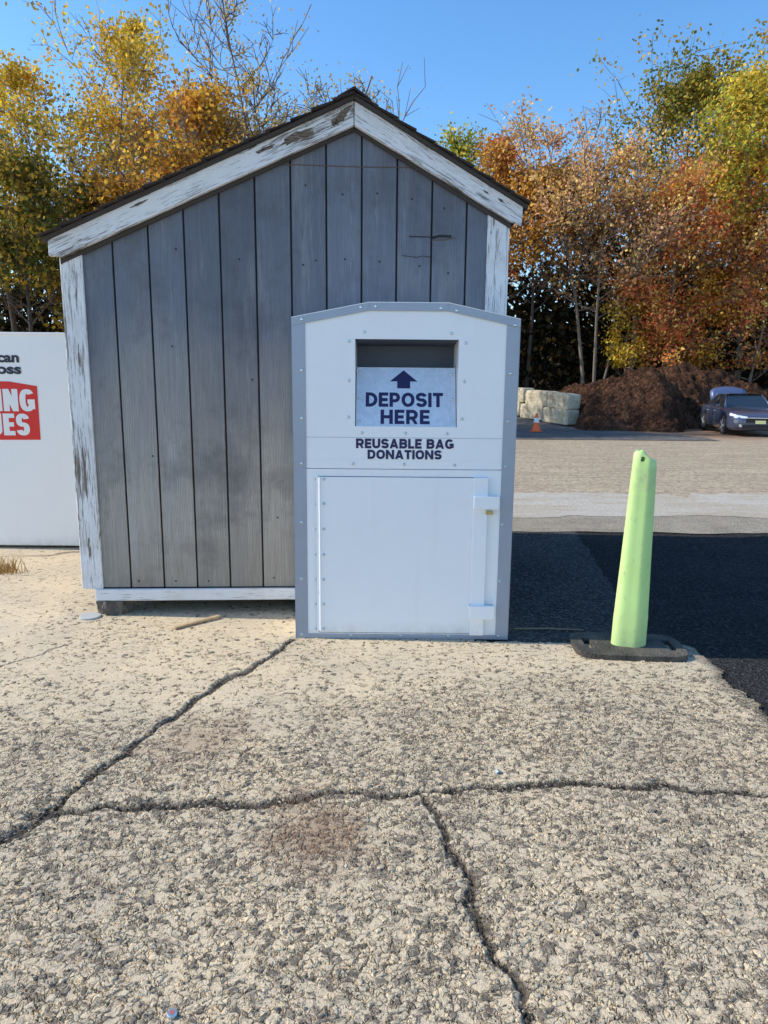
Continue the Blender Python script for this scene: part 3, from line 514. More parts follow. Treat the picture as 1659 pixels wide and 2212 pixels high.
for side in (0,1):
    a=Vector((L0[0],0,Lz+.020)) if side==0 else Vector((R0[0],0,Rz+.020)); pkv=Vector((pk[0],0,pk[1]+.024)); dv=(pkv-a); Ln=dv.length; dv.normalize(); nv=Vector((-dv.z,0,dv.x))
    if nv.z<0: nv=-nv
    n=int(Ln/.135); mb=MB()
    for k in range(n):
        e=a+dv*(k*Ln/n-.012); t=-.10
        while t<DEP+.08:
            wd=rnd.uniform(.11,.2); j=rnd.uniform(-.016,.016); th=rnd.uniform(.006,.012); tt0=t-(rnd.uniform(0,.018) if t<-.09 else 0); tt1=min(t+wd-.005,DEP+.09)
            p=e+dv*j+nv*.001; q=e+dv*(Ln/n*1.12); lift=nv*.008
            c=[p+lift,p+lift+nv*th,q+nv*(th*.5+.001),q+nv*.0008]
            mb.hexa([(v.x,tt0,v.z) for v in c]+[(v.x,tt1,v.z) for v in c]); t+=wd
    mb.build('shingles',SHING,shed)
mb=MB(); t=-.105
while t<DEP:
    mb.prism([(pk[0]-.10,roofz(pk[0]-.10)+.040),(pk[0],pk[1]+.048),(pk[0]+.10,roofz(pk[0]+.10)+.040),(pk[0]+.10,roofz(pk[0]+.10)+.050),(pk[0],pk[1]+.060+rnd.uniform(-.004,.004)),(pk[0]-.10,roofz(pk[0]-.10)+.050)],t,t+.17); t+=.18
mb.build('ridge_cap',SHING,shed)
z0b=SP(400,1297,-.03)[1]; ls=SP(205,1272,-.03)[0]
mb=MB(); mb.box(ls,sr1-.01,-.03,-.002,z0b,zb-.006); mb.build('sill_board',PH,shed,bevel=.004,seg=1)
mb=MB(); mb.box(ls,sr1-.01,.0,DEP-.05,z0b+.01,zb-.008); mb.build('floor_frame',GROOVE,shed)
STN=simple('support_stone',(.13,.11,.09),.95,0,.5,25,.8)
for (s_,t_) in ((SP(245,1308)[0],.05),(sr1-.25,.05),(SP(248,1308)[0],2.4),(sr1-.25,2.4)):
    bm=bmesh.new(); bmesh.ops.create_icosphere(bm,subdivisions=4,radius=1)
    for v in bm.verts:
        f=1+.35*mnoise.noise(v.co*1.9+Vector((s_,t_,0)))+.22*mnoise.noise(v.co*5.5); x_,y_,z_=v.co
        v.co=Vector((x_*.11*f,y_*.09*f,max(-.5,min(.5,z_*1.5*f+.12*mnoise.noise(v.co*4)))*(z0b)*.98+z0b*.5))
    me=bpy.data.meshes.new('support_stone'); bm.to_mesh(me); bm.free(); me.materials.append(STN); o=bpy.data.objects.new('support_stone',me); COL.objects.link(o); o.parent=shed; o.location=(s_,t_,0)
def strip(name,pts,hh,mat,t0=-.002,t1=.004):
    mb=MB()
    for (a,b) in zip(pts[:-1],pts[1:]):
        A_=SP(*a); B_=SP(*b); mb.prism([(A_[0],A_[1]-hh),(B_[0],B_[1]-hh),(B_[0],B_[1]+hh),(A_[0],A_[1]+hh)],t0,t1)
    return mb.build(name,mat,shed)
RUST=simple('rust_line',(.13,.075,.05),.9)
strip('panel_seam',[(556,356),(640,356),(700,358),(780,361),(860,362),(925,363)],.0025,RUST)
strip('wood_split',[(884,511),(925,512),(940,515)],.003,GROOVE); strip('wood_split',[(932,514),(950,510),(975,511)],.008,GROOVE); strip('wood_split',[(932,519),(960,518),(984,514)],.003,RUST)
strip('wood_split',[(868,552),(900,556),(915,553),(932,556)],.0015,GROOVE)
mb=MB(); mb.tube([(0,0,0),(0,-.003,0)],[.006,.004],8); nail=mb.build('nail',GROOVE,shed); first=True
for (x,y) in [(380,538),(372,748),(330,985),(655,572),(683,563),(745,560),(820,565),(906,575),(968,590),(517,560),(592,1248),(600,1118),(451,1255),(380,1255),(300,1255),(545,820),(660,400),(740,420),(815,418),(890,430),(960,450)]:
    s_,z_=SP(x,y)
    o=nail if first else copyobj(nail,shed); first=False; o.location=(s_,-.001,z_)
# ---------------------------------------------------------------- lettering
def text(name,s,x0,x1,z0,z1,y,mat,parent,off=.03):
    cu=bpy.data.curves.new('t','FONT'); cu.body=s; cu.offset=off; cu.resolution_u=6
    ob=bpy.data.objects.new('t',cu); COL.objects.link(ob); bpy.context.view_layer.update()
    me=bpy.data.meshes.new_from_object(ob.evaluated_get(bpy.context.evaluated_depsgraph_get())); bpy.data.objects.remove(ob)
    n=len(me.vertices); c=np.empty(n*3,dtype=np.float32); me.vertices.foreach_get('co',c); c=c.reshape(-1,3); mn=c.min(0); mx=c.max(0)
    X=x0+(c[:,0]-mn[0])/(mx[0]-mn[0])*(x1-x0); Z=z0+(c[:,1]-mn[1])/(mx[1]-mn[1])*(z1-z0)
    me.vertices.foreach_set('co',np.stack([X,np.full(n,y),Z],1).astype(np.float32).ravel()); me.materials.clear(); me.materials.append(mat); me.name=name; me.update()
    o=bpy.data.objects.new(name,me); COL.objects.link(o); o.parent=parent; return o
def arc(cx,cy,rx,ry,a0,a1,n=10,sq=1.0):
    out=[]
    for i in range(n+1):
        q=R(a0+(a1-a0)*i/n); c,s=math.cos(q),math.sin(q); out.append((cx+rx*math.copysign(abs(c)**sq,c),cy+ry*math.copysign(abs(s)**sq,s)))
    return out
SQ=1.0
def glyph(ch,t,k):
    h=t/2; W={'I':t,'E':.62,'L':.58,'T':.66,'H':.78,'D':.76,'P':.70,'R':.76,'B':.75,'O':.84,'U':.76,'S':.72,'G':.82,'A':.84,'N':.80,' ':.3}[ch]
    w=W if ch=='I' else W*k; L,Q_,T,B=h,w-h,1-h,h; V_=[(L,0),(L,1)]
    if ch=='I': s=[V_]
    elif ch=='E': s=[V_,[(t*.5,T),(w,T)],[(t*.5,B),(w,B)],[(t*.5,.5),(w*.93,.5)]]
    elif ch=='L': s=[V_,[(t*.5,B),(w,B)]]
    elif ch=='T': s=[[(w/2,0),(w/2,1)],[(0,T),(w,T)]]
    elif ch=='H': s=[V_,[(Q_,0),(Q_,1)],[(L,.5),(Q_,.5)]]
    elif ch=='D': r=min(.5-h,w*.6); s=[V_,[(t*.5,T),(Q_-r,T)]+arc(Q_-r,.5,r,.5-h,90,-90,14,SQ)+[(t*.5,B)]]
    elif ch in 'PR':
        r=(T-.42)/2; s=[V_,[(t*.5,T),(Q_-r-.02,T)]+arc(Q_-r-.02,.42+r,r,r,90,-90,10,SQ)+[(t*.5,.42)]]
        if ch=='R': s.append([(w*.50,.46),(w-t*.55,-.04)])
    elif ch=='B':
        r=(T-.52)/2; r2=(.52-B)/2; s=[V_,[(t*.5,T),(Q_-r-.03,T)]+arc(Q_-r-.03,.52+r,r,r,90,-90)+[(t*.5,.52)],[(t*.5,.52),(Q_-r2,.52)]+arc(Q_-r2,B+r2,r2,r2,90,-90)+[(t*.5,B)]]
    elif ch=='O': s=[arc(w/2,.5,w/2-h,.5-h,0,360,32,SQ)]
    elif ch=='U': rx=w/2-h; s=[[(L,1),(L,h+rx)]+arc(w/2,h+rx,rx,rx,180,360,14,SQ)[1:]+[(Q_,1)]]
    elif ch=='S':
        ry=(.5-h)/2; rx=w/2-h; s=[arc(w/2,T-ry,rx,ry,12,270,16,SQ)+arc(w/2,B+ry,rx,ry,90,-168,16,SQ)[1:]]
    elif ch=='G': s=[arc(w/2,.5,w/2-h,.5-h,40,335,24,SQ),[(w*.52,.44),(w-.005,.44)],[(Q_,.44+h),(Q_,.10)]]
    elif ch=='A': s=[[(t*.52,-.03),(w/2,1.0)],[(w/2,1.0),(w-t*.52,-.03)],[(w*.25,.27),(w*.75,.27)]]
    elif ch=='N': s=[V_,[(Q_,0),(Q_,1)],[(L,1),(Q_,0)]]
    else: s=[]
    return s,w
def stext(name,s,x0,x1,z0,z1,y,mat,parent,t=.22,gap=.09,k=1.0,sq=1.0):
    global SQ
    SQ=sq; mb=MB(); cur=0; items=[]
    for ch in s:
        st_,w=glyph(ch,t,k); items.append((cur,st_)); cur+=w+gap
    tot=cur-gap; e=.00012
    for off,strokes in items:
        for si,P in enumerate(strokes):
            P=[Vector((p[0]+off,p[1])) for p in P]; P=[p for i,p in enumerate(P) if i==0 or (p-P[i-1]).length>1e-5]; closed=(P[0]-P[-1]).length<1e-4; n=len(P); Ls=[];Rs=[]
            for i in range(n):
                if closed: a=P[i]-P[(i-1) if i>0 else n-2]; b=P[(i+1) if i<n-1 else 1]-P[i]
                else: a=P[i]-P[i-1] if i>0 else P[1]-P[0]; b=P[i+1]-P[i] if i<n-1 else P[i]-P[i-1]
                a=a.normalized(); b=b.normalized(); m_=(a+b).normalized(); nn=Vector((-m_.y,m_.x)); c=max(.5,nn.dot(Vector((-a.y,a.x))))
                Ls.append(P[i]+nn*(t/2/c)); Rs.append(P[i]-nn*(t/2/c))
            vs=[]
            for q in Ls+Rs:
                X=x0+q.x/tot*(x1-x0); zz=min(1,max(0,q.y)); Z=z0+zz*(z1-z0); vs.append((X,(y(Z) if callable(y) else y)-e*si,Z))
            mb.add(vs,[(i,i+1,n+i+1,n+i) for i in range(n-1)])
    return mb.build(name,mat,parent,recalc=False)
# ---------------------------------------------------------------- donation bin
BY=4.03; BO=Vector((at(864,1380,BY).x,BY,0)); BD=.43
bin_=tag(empty('donation_bin',BO),'white steel donation bin with grey edge trim and deposit hatch beside the shed','donation bin')
def bp(px,py,y=0.0):
    p=at(px,py,BY+y); return (p.x-BO.x,p.z)
bl=(bp(637,1300)[0]+bp(634,700)[0])/2; brr=(bp(1092,1350)[0]+bp(1127,700)[0])/2
te=(bp(634,685)[1]+bp(1127,692)[1])/2; c0=bp(797,653); c1=bp(970,656); ct=(c0[1]+c1[1])/2
oL=bp(767,830)[0]; oR=bp(990,800)[0]; oT=bp(880,733)[1]; oB=bp(880,923)[1]
def topz(x):
    if x<c0[0]: return te+(ct-te)*(x-bl)/(c0[0]-bl)
    if x>c1[0]: return te+(ct-te)*(brr-x)/(brr-c1[0])
    return ct
seam=bp(880,1014)[1]
mb=MB(); y0,y1=0,.004
mb.prism([(bl,seam+.002),(oL,seam+.002),(oL,topz(oL)),(bl,te)],y0,y1)
mb.prism([(oR,seam+.002),(brr,seam+.002),(brr,te),(oR,topz(oR))],y0,y1)
mb.prism([(oL,oT),(oR,oT),(oR,topz(oR)),(c1[0],ct),(c0[0],ct),(oL,topz(oL))],y0,y1)
mb.prism([(oL,seam+.002),(oR,seam+.002),(oR,oB),(oL,oB)],y0,y1)
mb.build('upper_panel',WHITE,bin_)
mb=MB(); mb.prism([(bl,.006),(brr,.006),(brr,seam-.001),(bl,seam-.001)],-.002,.004); mb.build('lower_panel',WHITE,bin_)
mb=MB(); mb.box(bl,bl+.003,.005,BD,.004,te-.003); mb.box(brr-.003,brr,.005,BD,.004,te-.003)
mb.box(bl+.004,brr-.004,BD-.004,BD,.004,te-.004); mb.prism([(bl+.004,te-.004),(brr-.004,te-.004),(c1[0],ct-.004),(c0[0],ct-.004)],BD-.004,BD); mb.box(bl+.004,brr-.004,.006,BD-.005,.004,.008)
mb.build('shell',WHITE,bin_)
mb=MB()
for (a,b) in (((bl-.004,te),(c0[0],ct)),((c0[0],ct),(c1[0],ct)),((c1[0],ct),(brr+.004,te))):
    mb.prism([(a[0],a[1]),(b[0],b[1]),(b[0],b[1]+.004),(a[0],a[1]+.004)],-.008,BD+.004)
mb.build('roof',WHITE,bin_)
tw=bp(662,1000)[0]-bl
mb=MB(); mb.box(bl-.002,bl+tw,-.0045,-.0022,.004,te-.03); mb.box(bl-.005,bl-.0015,-.0045,.05,.004,te-.004); mb.build('corner_trim',TRIM,bin_)
mb=MB(); mb.box(brr-tw,brr+.002,-.0045,-.0022,.004,te-.03); mb.box(brr+.0015,brr+.005,-.0045,.05,.004,te-.004); mb.build('corner_trim',TRIM,bin_)
tt=.043
for (a,b) in (((bl-.004,te),(c0[0],ct)),((c0[0]+.0015,ct),(c1[0]-.0015,ct)),((c1[0],ct),(brr+.004,te))):
    mb=MB(); mb.prism([(a[0],a[1]-tt),(b[0],b[1]-tt),(b[0],b[1]-.001),(a[0],a[1]-.001)],-.0085,-.005); mb.build('top_trim',TRIM,bin_)
mb=MB(); mb.box(bl+tw+.001,brr-tw-.001,-.0045,-.0022,.004,.032); mb.build('bottom_trim',TRIM,bin_)
z=bp(880,946)[1]; mb=MB(); mb.box(bl+tw,brr-tw,-.0014,-.0002,z-.0010,z+.0010); mb.build('panel_seam',TRIM,bin_)
z=bp(880,994)[1]; mb=MB(); mb.box(bl+tw,brr-tw,-.0012,-.0002,z-.0006,z+.0006); mb.build('panel_seam',WVINYL,bin_)
rc=.30
mb=MB(); mb.box(oL-.004,oL-.0005,.0045,rc,oB-.02,oT+.01); mb.build('hatch_side',WHITE,bin_)
mb=MB(); mb.box(oR+.0005,oR+.004,.0045,rc,oB-.02,oT+.01); mb.build('hatch_side',WHITE,bin_)
mb=MB(); mb.add([(oL,.0045,oT+.003),(oR,.0045,oT+.003),(oR,rc,oT-.02),(oL,rc,oT-.02)],[(0,1,2,3)]); mb.box(oL,oR,rc,rc+.004,oB-.02,oT+.01); mb.build('hatch_interior',DARKIN,bin_,recalc=False)
zt_=bp(880,795,.13)[1]; zb_=bp(880,922,.012)[1]
py_of=lambda z:.012+(z-zb_)/(zt_-zb_)*.118
mb=MB(); e=.003
mb.add([(oL+.004,py_of(zb_),zb_),(oR-.004,py_of(zb_),zb_),(oR-.004,py_of(zt_),zt_),(oL+.004,py_of(zt_),zt_),(oL+.004,py_of(zb_)+e,zb_),(oR-.004,py_of(zb_)+e,zb_),(oR-.004,py_of(zt_)+e,zt_),(oL+.004,py_of(zt_)+e,zt_)],[(0,1,2,3),(7,6,5,4),(0,4,5,1),(1,5,6,2),(2,6,7,3),(3,7,4,0)])
mb.build('chute_door',GALV,bin_)
mb=MB(); mb.box(oL+.004,oR-.004,py_of(zt_),py_of(zt_)+.1,zt_-.001,zt_+.002); mb.build('chute_lip',GALV,bin_)
xa=bp(785,870,.06)[0]; xb=bp(972,870,.06)[0]; za=zb_+.008; zc=zt_-.004
pyf=lambda z,d:py_of(z)-d
mb=MB(); mb.add([(xa,pyf(za,.002),za),(xb,pyf(za,.002),za),(xb,pyf(zc,.002),zc),(xa,pyf(zc,.002),zc),(xa,pyf(za,.0002),za),(xb,pyf(za,.0002),za),(xb,pyf(zc,.0002),zc),(xa,pyf(zc,.0002),zc)],[(0,1,2,3),(7,6,5,4),(0,4,5,1),(1,5,6,2),(2,6,7,3),(3,7,4,0)])
mb.build('sign_plate',GALV,bin_)
mb=MB(); mb.box(oL,oR,-.001,.014,oB-.003,zb_+.001 if zb_>oB else oB+.003); mb.build('hatch_sill',WHITE,bin_)
yy=lambda z:py_of(z)-.0032
def cz(py):
    lo_,hi_=zb_,zt_
    for _ in range(30):
        md=(lo_+hi_)/2
        if bp(870,py,py_of(md))[1]>md: lo_=md
        else: hi_=md
    return (lo_+hi_)/2
def cx(px,py): z=cz(py); return bp(px,py,py_of(z))[0]
stext('lettering','DEPOSIT',cx(790,862),cx(957,862),cz(879),cz(848),yy,NAVY,bin_,.225,.08,1.0,.95)
stext('lettering','HERE',cx(822,900),cx(928,900),cz(916),cz(885),yy,NAVY,bin_,.225,.11,1.0,.95)
v=[]
for a,b in [(842,824),(872,800),(902,824),(886,824),(886,839),(858,839),(858,824)]: z=cz(b); v.append((cx(a,b),yy(z),z))
mb=MB(); mb.add(v,[(6,3,4,5),(0,6,3,2,1)]); mb.build('arrow_symbol',NAVY,bin_,recalc=False)
stext('lettering','REUSABLE BAG',bp(769,958)[0],bp(980,958)[0],bp(874,969)[1],bp(874,948)[1],-.0022,NAVY,bin_,.25,.09,1.08,.86)
stext('lettering','DONATIONS',bp(794,982)[0],bp(954,982)[0],bp(874,992)[1],bp(874,972)[1],-.0022,NAVY,bin_,.25,.09,1.08,.86)
dx0=bp(690,1200)[0]; dx1=bp(1046,1200)[0]; dz0=bp(870,1366)[1]; dz1=bp(870,1031)[1]
mb=MB(); mb.box(dx0-.004,dx1+.004,-.0028,-.0021,dz0-.004,dz1+.004); mb.build('door_gap',DARKIN,bin_)
door=MB(); door.box(dx0,dx1,-.008,-.003,dz0,dz1); door=door.build('door',WHITE,bin_,bevel=.0015,seg=1)
mb=MB(); mb.tube([(bp(692,1200)[0],-.011,dz0+.01),(bp(692,1200)[0],-.011,dz1)],[.006,.006],10); mb.box(bp(684,1200)[0],bp(700,1200)[0],-.0098,-.0082,dz0+.01,dz1); mb.build('hinge',WHITE,bin_)
bx0=bp(1018,1200)[0]; bx1=bp(1048,1200)[0]
mb=MB(); mb.box(bx0,bx1,-.030,-.0085,dz0-.006,dz1+.004); bar=mb.build('lock_bar',WHITE,bin_,bevel=.003)
for (a,b,c,d) in ((1023,1073,1079,1100),(1013,1310,1068,1338)):
    q0=bp(a,d,-.05); q1=bp(c,b,-.05); mb=MB(); mb.box(q0[0],q1[0],-.055,-.031,q0[1],q1[1]); mb.box(q0[0],q0[0]+.004,-.031,-.009,q0[1],q1[1]); mb.box(q1[0]-.004,q1[0],-.031,-.003,q0[1],q1[1]); mb.build('lock_bracket',WHITE,bin_,bevel=.002)
q=bp(1057,1107,-.036); BRASS=simple('brass',(.50,.42,.18),.3,.7); mb=MB(); mb.box(q[0]-.020,q[0]+.020,-.046,-.026,q[1]-.012,q[1]+.008); padl=mb.build('padlock',BRASS,bin_,bevel=.002); mb=MB(); mb.tube([(q[0]-.012,-.036,q[1]+.006),(q[0]-.012,-.036,q[1]+.026),(q[0]+.012,-.036,q[1]+.026),(q[0]+.012,-.036,q[1]+.006)],[.0035]*4,6); mb.build('shackle',SCREW,padl)
mb=MB(); mb.tube([(0,0,0),(0,-.003,0),(0,-.0052,0)],[.0095,.0085,.004],10); scr=mb.build('screw',SCREW,bin_,smooth=False); first=True
S=[(652,690,-.0085),(780,664,-.0085),(812,662,-.0085),(953,666,-.0085),(987,671,-.0085),(1113,703,-.0085)]
S+=[(652,y,-.0045) for y in (800,903,1001,1128,1250,1370)]
S+=[(1103,807,-.0045),(1097,910,-.0045),(1092,1007,-.0045),(1085,1133,-.0045),(1079,1255,-.0045),(1076,1374,-.0045),(758,1372,-.0045),(865,1373,-.0045),(968,1374,-.0045)]
S+=[(x,y,0) for x,y in ((787,717),(975,720),(754,737),(1006,741),(754,822),(1003,824),(753,901),(998,905),(782,935),(876,936),(966,937),(763,1002),(873,1003),(982,1005))]
S+=[(x,y,-.0098 if x>690 else -.002) for x in (683,699) for y in (1035,1088,1143,1198,1252,1305,1358)]
for (x,y,yy_) in S:
    a,b=bp(x,y,yy_); o=scr if first else copyobj(scr,bin_); first=False; o.location=(a,yy_,b)
for (x,y) in ((777,806),(975,808),(777,862),(976,862),(775,912),(978,912)):
    z=cz(y); o=copyobj(scr,bin_); o.location=(cx(x,y),py_of(z)-.001,z)
# ---------------------------------------------------------------- white box at the left
XY=6.35; xr=(at(146,722,XY).x+at(180,1176,XY).x)/2; zt2=at(80,720,XY).z; zb2=at(90,1179,XY).z
box=tag(empty('donation_box',(xr,XY,0)),'large white donation box with red panel left of the shed','donation box')
mb=MB(); W2=1.45; mb.box(-W2,0,0,1.25,zb2,zt2); mb.build('box_body',WHITE2,box,bevel=.012)
mb=MB(); mb.box(-W2-.01,.01,-.012,1.26,zt2-.012,zt2+.008); mb.build('lid',WHITE2,box,bevel=.004)
for s in (-W2+.1,-.15):
    mb=MB(); mb.box(s-.05,s+.05,.06,1.15,0,zb2-.001); mb.build('skid',GROOVE,box)
mb=MB(); mb.box(-.012,-.002,-.006,-.0015,zb2+.05,zt2-.1); mb.build('corner_strip',WHITE2,box)
def xb_(px,py): p=at(px,py,XY); return (p.x-xr,p.z)
pr=[xb_(-180,950),xb_(88,950),xb_(80,834),xb_(20,824),xb_(-180,820)]
mb=MB(); mb.prism(pr,-.0035,-.0015); mb.build('red_panel',RED,box)
text('lettering','American',xb_(-98,772)[0],xb_(41,772)[0],xb_(0,783)[1],xb_(0,760)[1],-.0035,BLACKINK,box,.04)
text('lettering','Red Cross',xb_(-128,797)[0],xb_(46,797)[0],xb_(0,808)[1],xb_(0,785)[1],-.0035,BLACKINK,box,.04)
stext('lettering','ING',xb_(-8,870)[0],xb_(76,870)[0],xb_(0,888)[1],xb_(0,840)[1],-.0055,WVINYL,box,.20,.05,.62,.8)
stext('lettering','UES',xb_(-26,910)[0],xb_(64,910)[0],xb_(0,940)[1],xb_(0,893)[1],-.0055,WVINYL,box,.20,.05,.64,.8)
# ---------------------------------------------------------------- delineator
bc=G(1356,1403); dl=tag(empty('delineator_post',bc),'lime green traffic delineator post on a black rubber base right of the donation bin','traffic post')
mb=MB(); hw_,hd=.318,.19; pts=[]
for i in range(40):
    q=2*math.pi*i/40; c,s=math.cos(q),math.sin(q); pts.append((hw_*math.copysign(abs(c)**.42,c)-.006,hd*math.copysign(abs(s)**.42,s)))
mb.slab(pts,0.003,.036); base=mb.build('base',RUBBER,dl,rot=(0,0,R(-4)))
for sx_ in (-1,1):
    mb=MB(); mb.slab([(sx_*.235-.022,-.085),(sx_*.235+.022,-.085),(sx_*.235+.022,.085),(sx_*.235-.022,.085)],-.1,.2); cut=mb.build('cut',RUBBER,dl,rot=(0,0,R(-4))); boolean(base,cut)
m_=base.modifiers.new('bevel','BEVEL'); m_.width=.012; m_.segments=3; m_.limit_method='ANGLE'
secs=[(.034,.100,.060),(.215,.098,.058),(.222,.0965,.057),(.6,.083,.050),(1.0,.070,.043),(1.08,.067,.040)]
tb=G(1354,1400); tip=at(1396,975,bc.y); leanx=(tip.x-tb.x)/max(.1,tip.z)
prf=[]; NP=40
for i in range(NP):
    q=2*math.pi*i/NP; c,s=math.cos(q),math.sin(q); ex_=2/2.4; x=abs(c)**ex_*(1 if c>0 else -1); y=abs(s)**ex_*(1 if s>0 else -1)
    if s<0: y=-(abs(y)*.85+.26*math.exp(-((x-.25)/.38)**2)*abs(s)**.5)
    prf.append((x,y))
def ring(z,a,b): return [(p[0]*a+leanx*z,p[1]*b,z) for p in prf]
mb=MB(); n=NP
for (z,a,b) in secs: mb.v+=ring(z,a,b)
def crownz(u): return 1.112+.026*math.exp(-((u+.45)/.45)**2)+.040*(1-u)/2
for (a,b,lift) in ((.064,.037,0),(.059,.030,.007),(.046,.018,.011)):
    mb.v+=[(p[0]*a+leanx*1.13,p[1]*b,crownz(p[0])+lift) for p in prf]
k=len(secs)+2
for i in range(k):
    for j in range(n): mb.f.append((i*n+j,i*n+(j+1)%n,(i+1)*n+(j+1)%n,(i+1)*n+j))
mb.f.append(tuple(range(n-1,-1,-1))); mb.f.append(tuple(k*n+j for j in range(n)))
post=mb.build('post',LIME,dl)
hx_=leanx*1.13-.024; mb=MB(); mb.tube([(hx_,-.3,1.126),(hx_,.3,1.126)],[.0145,.0145],16); cut=mb.build('cut',LIME,dl); boolean(post,cut)
for p in post.data.polygons: p.use_smooth=True
try: post.data.set_sharp_from_angle(angle=R(42))
except Exception: pass
# ---------------------------------------------------------------- car
HA=R(11.5); hd_=Vector((-math.sin(HA),-math.cos(HA),0)); rzc=math.atan2(hd_.y,hd_.x); wp=G(1564,938)
cr,sr_=math.cos(rzc),math.sin(rzc); lx,ly=1.4,-.85
car_o=Vector((wp.x-(cr*lx-sr_*ly),wp.y-(sr_*lx+cr*ly),0))
car=tag(empty('parked_car',car_o,rzc),'dark blue grey sedan with raised boot lid parked before the mulch pile','car')
PAINT=M('car_paint',.3,.15,.5); PAINT.col((.070,.085,.145)); PAINT.b.inputs['Coat Weight'].default_value=1.0; PAINT.b.inputs['Coat Roughness'].default_value=.04; PAINT=PAINT.m
LIDP=M('boot_lid_paint',.35,.1,.5); LIDP.col((.075,.105,.21)); LIDP.b.inputs['Coat Weight'].default_value=.8; LIDP=LIDP.m
GLASS=M('car_glass',.05,0,1.0); GLASS.col((.02,.028,.036)); GLASS=GLASS.m
CHR=simple('chrome',(.8,.81,.83),.15,.9,.03); TYRE=simple('tyre',(.02,.02,.02),.85); RIM=simple('rim',(.6,.61,.64),.3,.5); HL=M('headlight_lens',.08,0,.8); HL.col((.9,.92,.94)); HL=HL.m; BLK2=simple('black_plastic',(.012,.012,.014),.5)
st_=[(2.44,.62,.30,.56,0),(2.40,.76,.24,.66,.01),(2.25,.87,.20,.74,.02),(1.9,.92,.18,.81,.03),(1.4,.93,.18,.88,.04),(.9,.93,.18,.94,.04),(0,.93,.18,.96,.02),(-1.2,.93,.18,.99,.02),(-1.8,.92,.18,1.01,.03),(-2.2,.89,.20,1.01,.03),(-2.40,.80,.28,.95,.02),(-2.45,.70,.34,.80,0)]
mb=MB(); rings=[]
for (x,w_,z0_,z1_,cn) in st_:
    h=[(0,z0_),(w_*.84,z0_),(w_*.97,z0_+.08),(w_,z0_+(z1_-z0_)*.50),(w_*.975,z0_+(z1_-z0_)*.66),(w_*.985,z1_-.09),(w_*.90,z1_-.01),(w_*.55,z1_+cn*.7),(0,z1_+cn)]
    rings.append([(x,y,z) for y,z in h]+[(x,-y,z) for y,z in h[-2:0:-1]])
n=len(rings[0])
for r_ in rings: mb.v+=r_
for i in range(len(rings)-1):
    for j in range(n): mb.f.append((i*n+j,i*n+(j+1)%n,(i+1)*n+(j+1)%n,(i+1)*n+j))
mb.f.append(tuple(range(n))); mb.f.append(tuple((len(rings)-1)*n+j for j in range(n)))
mb.build('body',PAINT,car,smooth=True)
gb=[(.98,.78,.93),(.25,.60,1.40),(-.95,.59,1.42),(-1.75,.74,1.0)]
def cab(y_s): return [(x,y*y_s,z) for x,y,z in gb]
Lc,Rc=cab(1),cab(-1)
mb=MB(); mb.add([Lc[0],Lc[1],Rc[1],Rc[0]],[(0,1,2,3)]); mb.build('windshield',GLASS,car,recalc=False)
mb=MB(); mb.add([Lc[2],Lc[3],Rc[3],Rc[2]],[(0,1,2,3)]); mb.build('rear_window',GLASS,car,recalc=False)
for S_ in (Lc,Rc):
    mb=MB(); mb.add(S_,[(0,1,2,3)]); mb.build('side_window',GLASS,car,recalc=False)
    sg=1 if S_ is Lc else -1
    for a,b in ((0,1),(2,3)):
        mb=MB(); mb.tube([Vector(S_[a])+Vector((0,sg*.005,0)),Vector(S_[b])+Vector((0,sg*.005,0))],[.035,.03],6); mb.build('pillar',PAINT,car,smooth=True)
    mb=MB(); mb.tube([Vector((-.35,S_[1][1]+sg*.01,1.41)),Vector((-.42,S_[0][1]+sg*.02,.96))],[.03,.035],6); mb.build('pillar',BLK2,car,smooth=True)
mb=MB(); v=[(.30,.60,1.395),(-.35,.62,1.43),(-1.0,.58,1.415)]
rw=[]
for x,y,z in v: rw+= [(x,-y,z),(x,-y*.6,z+.035),(x,0,z+.045),(x,y*.6,z+.035),(x,y,z)]
mb.add(rw,[(i*5+j,i*5+j+1,i*5+j+6,i*5+j+5) for i in range(2) for j in range(4)]); mb.build('roof',PAINT,car,smooth=True,recalc=False)
mb=MB(); cs=[(-1.72,.64,1.06),(-1.78,.68,1.35),(-1.90,.67,1.56),(-2.02,.56,1.66),(-2.10,.36,1.70)]; nC=8
for x,y,z in cs: mb.v+=[(x,-y,z-.03),(x,-y*.75,z),(x,-y*.3,z+.02),(x,y*.3,z+.02),(x,y*.75,z),(x,y,z-.03),(x-.05,y*.9,z-.05),(x-.05,-y*.9,z-.05)]
for i in range(len(cs)-1):
    for j in range(nC): mb.f.append((i*nC+j,i*nC+(j+1)%nC,(i+1)*nC+(j+1)%nC,(i+1)*nC+j))
mb.f+= [tuple(range(nC)),tuple((len(cs)-1)*nC+j for j in range(nC-1,-1,-1))]; mb.build('boot_lid',LIDP,car,smooth=True)
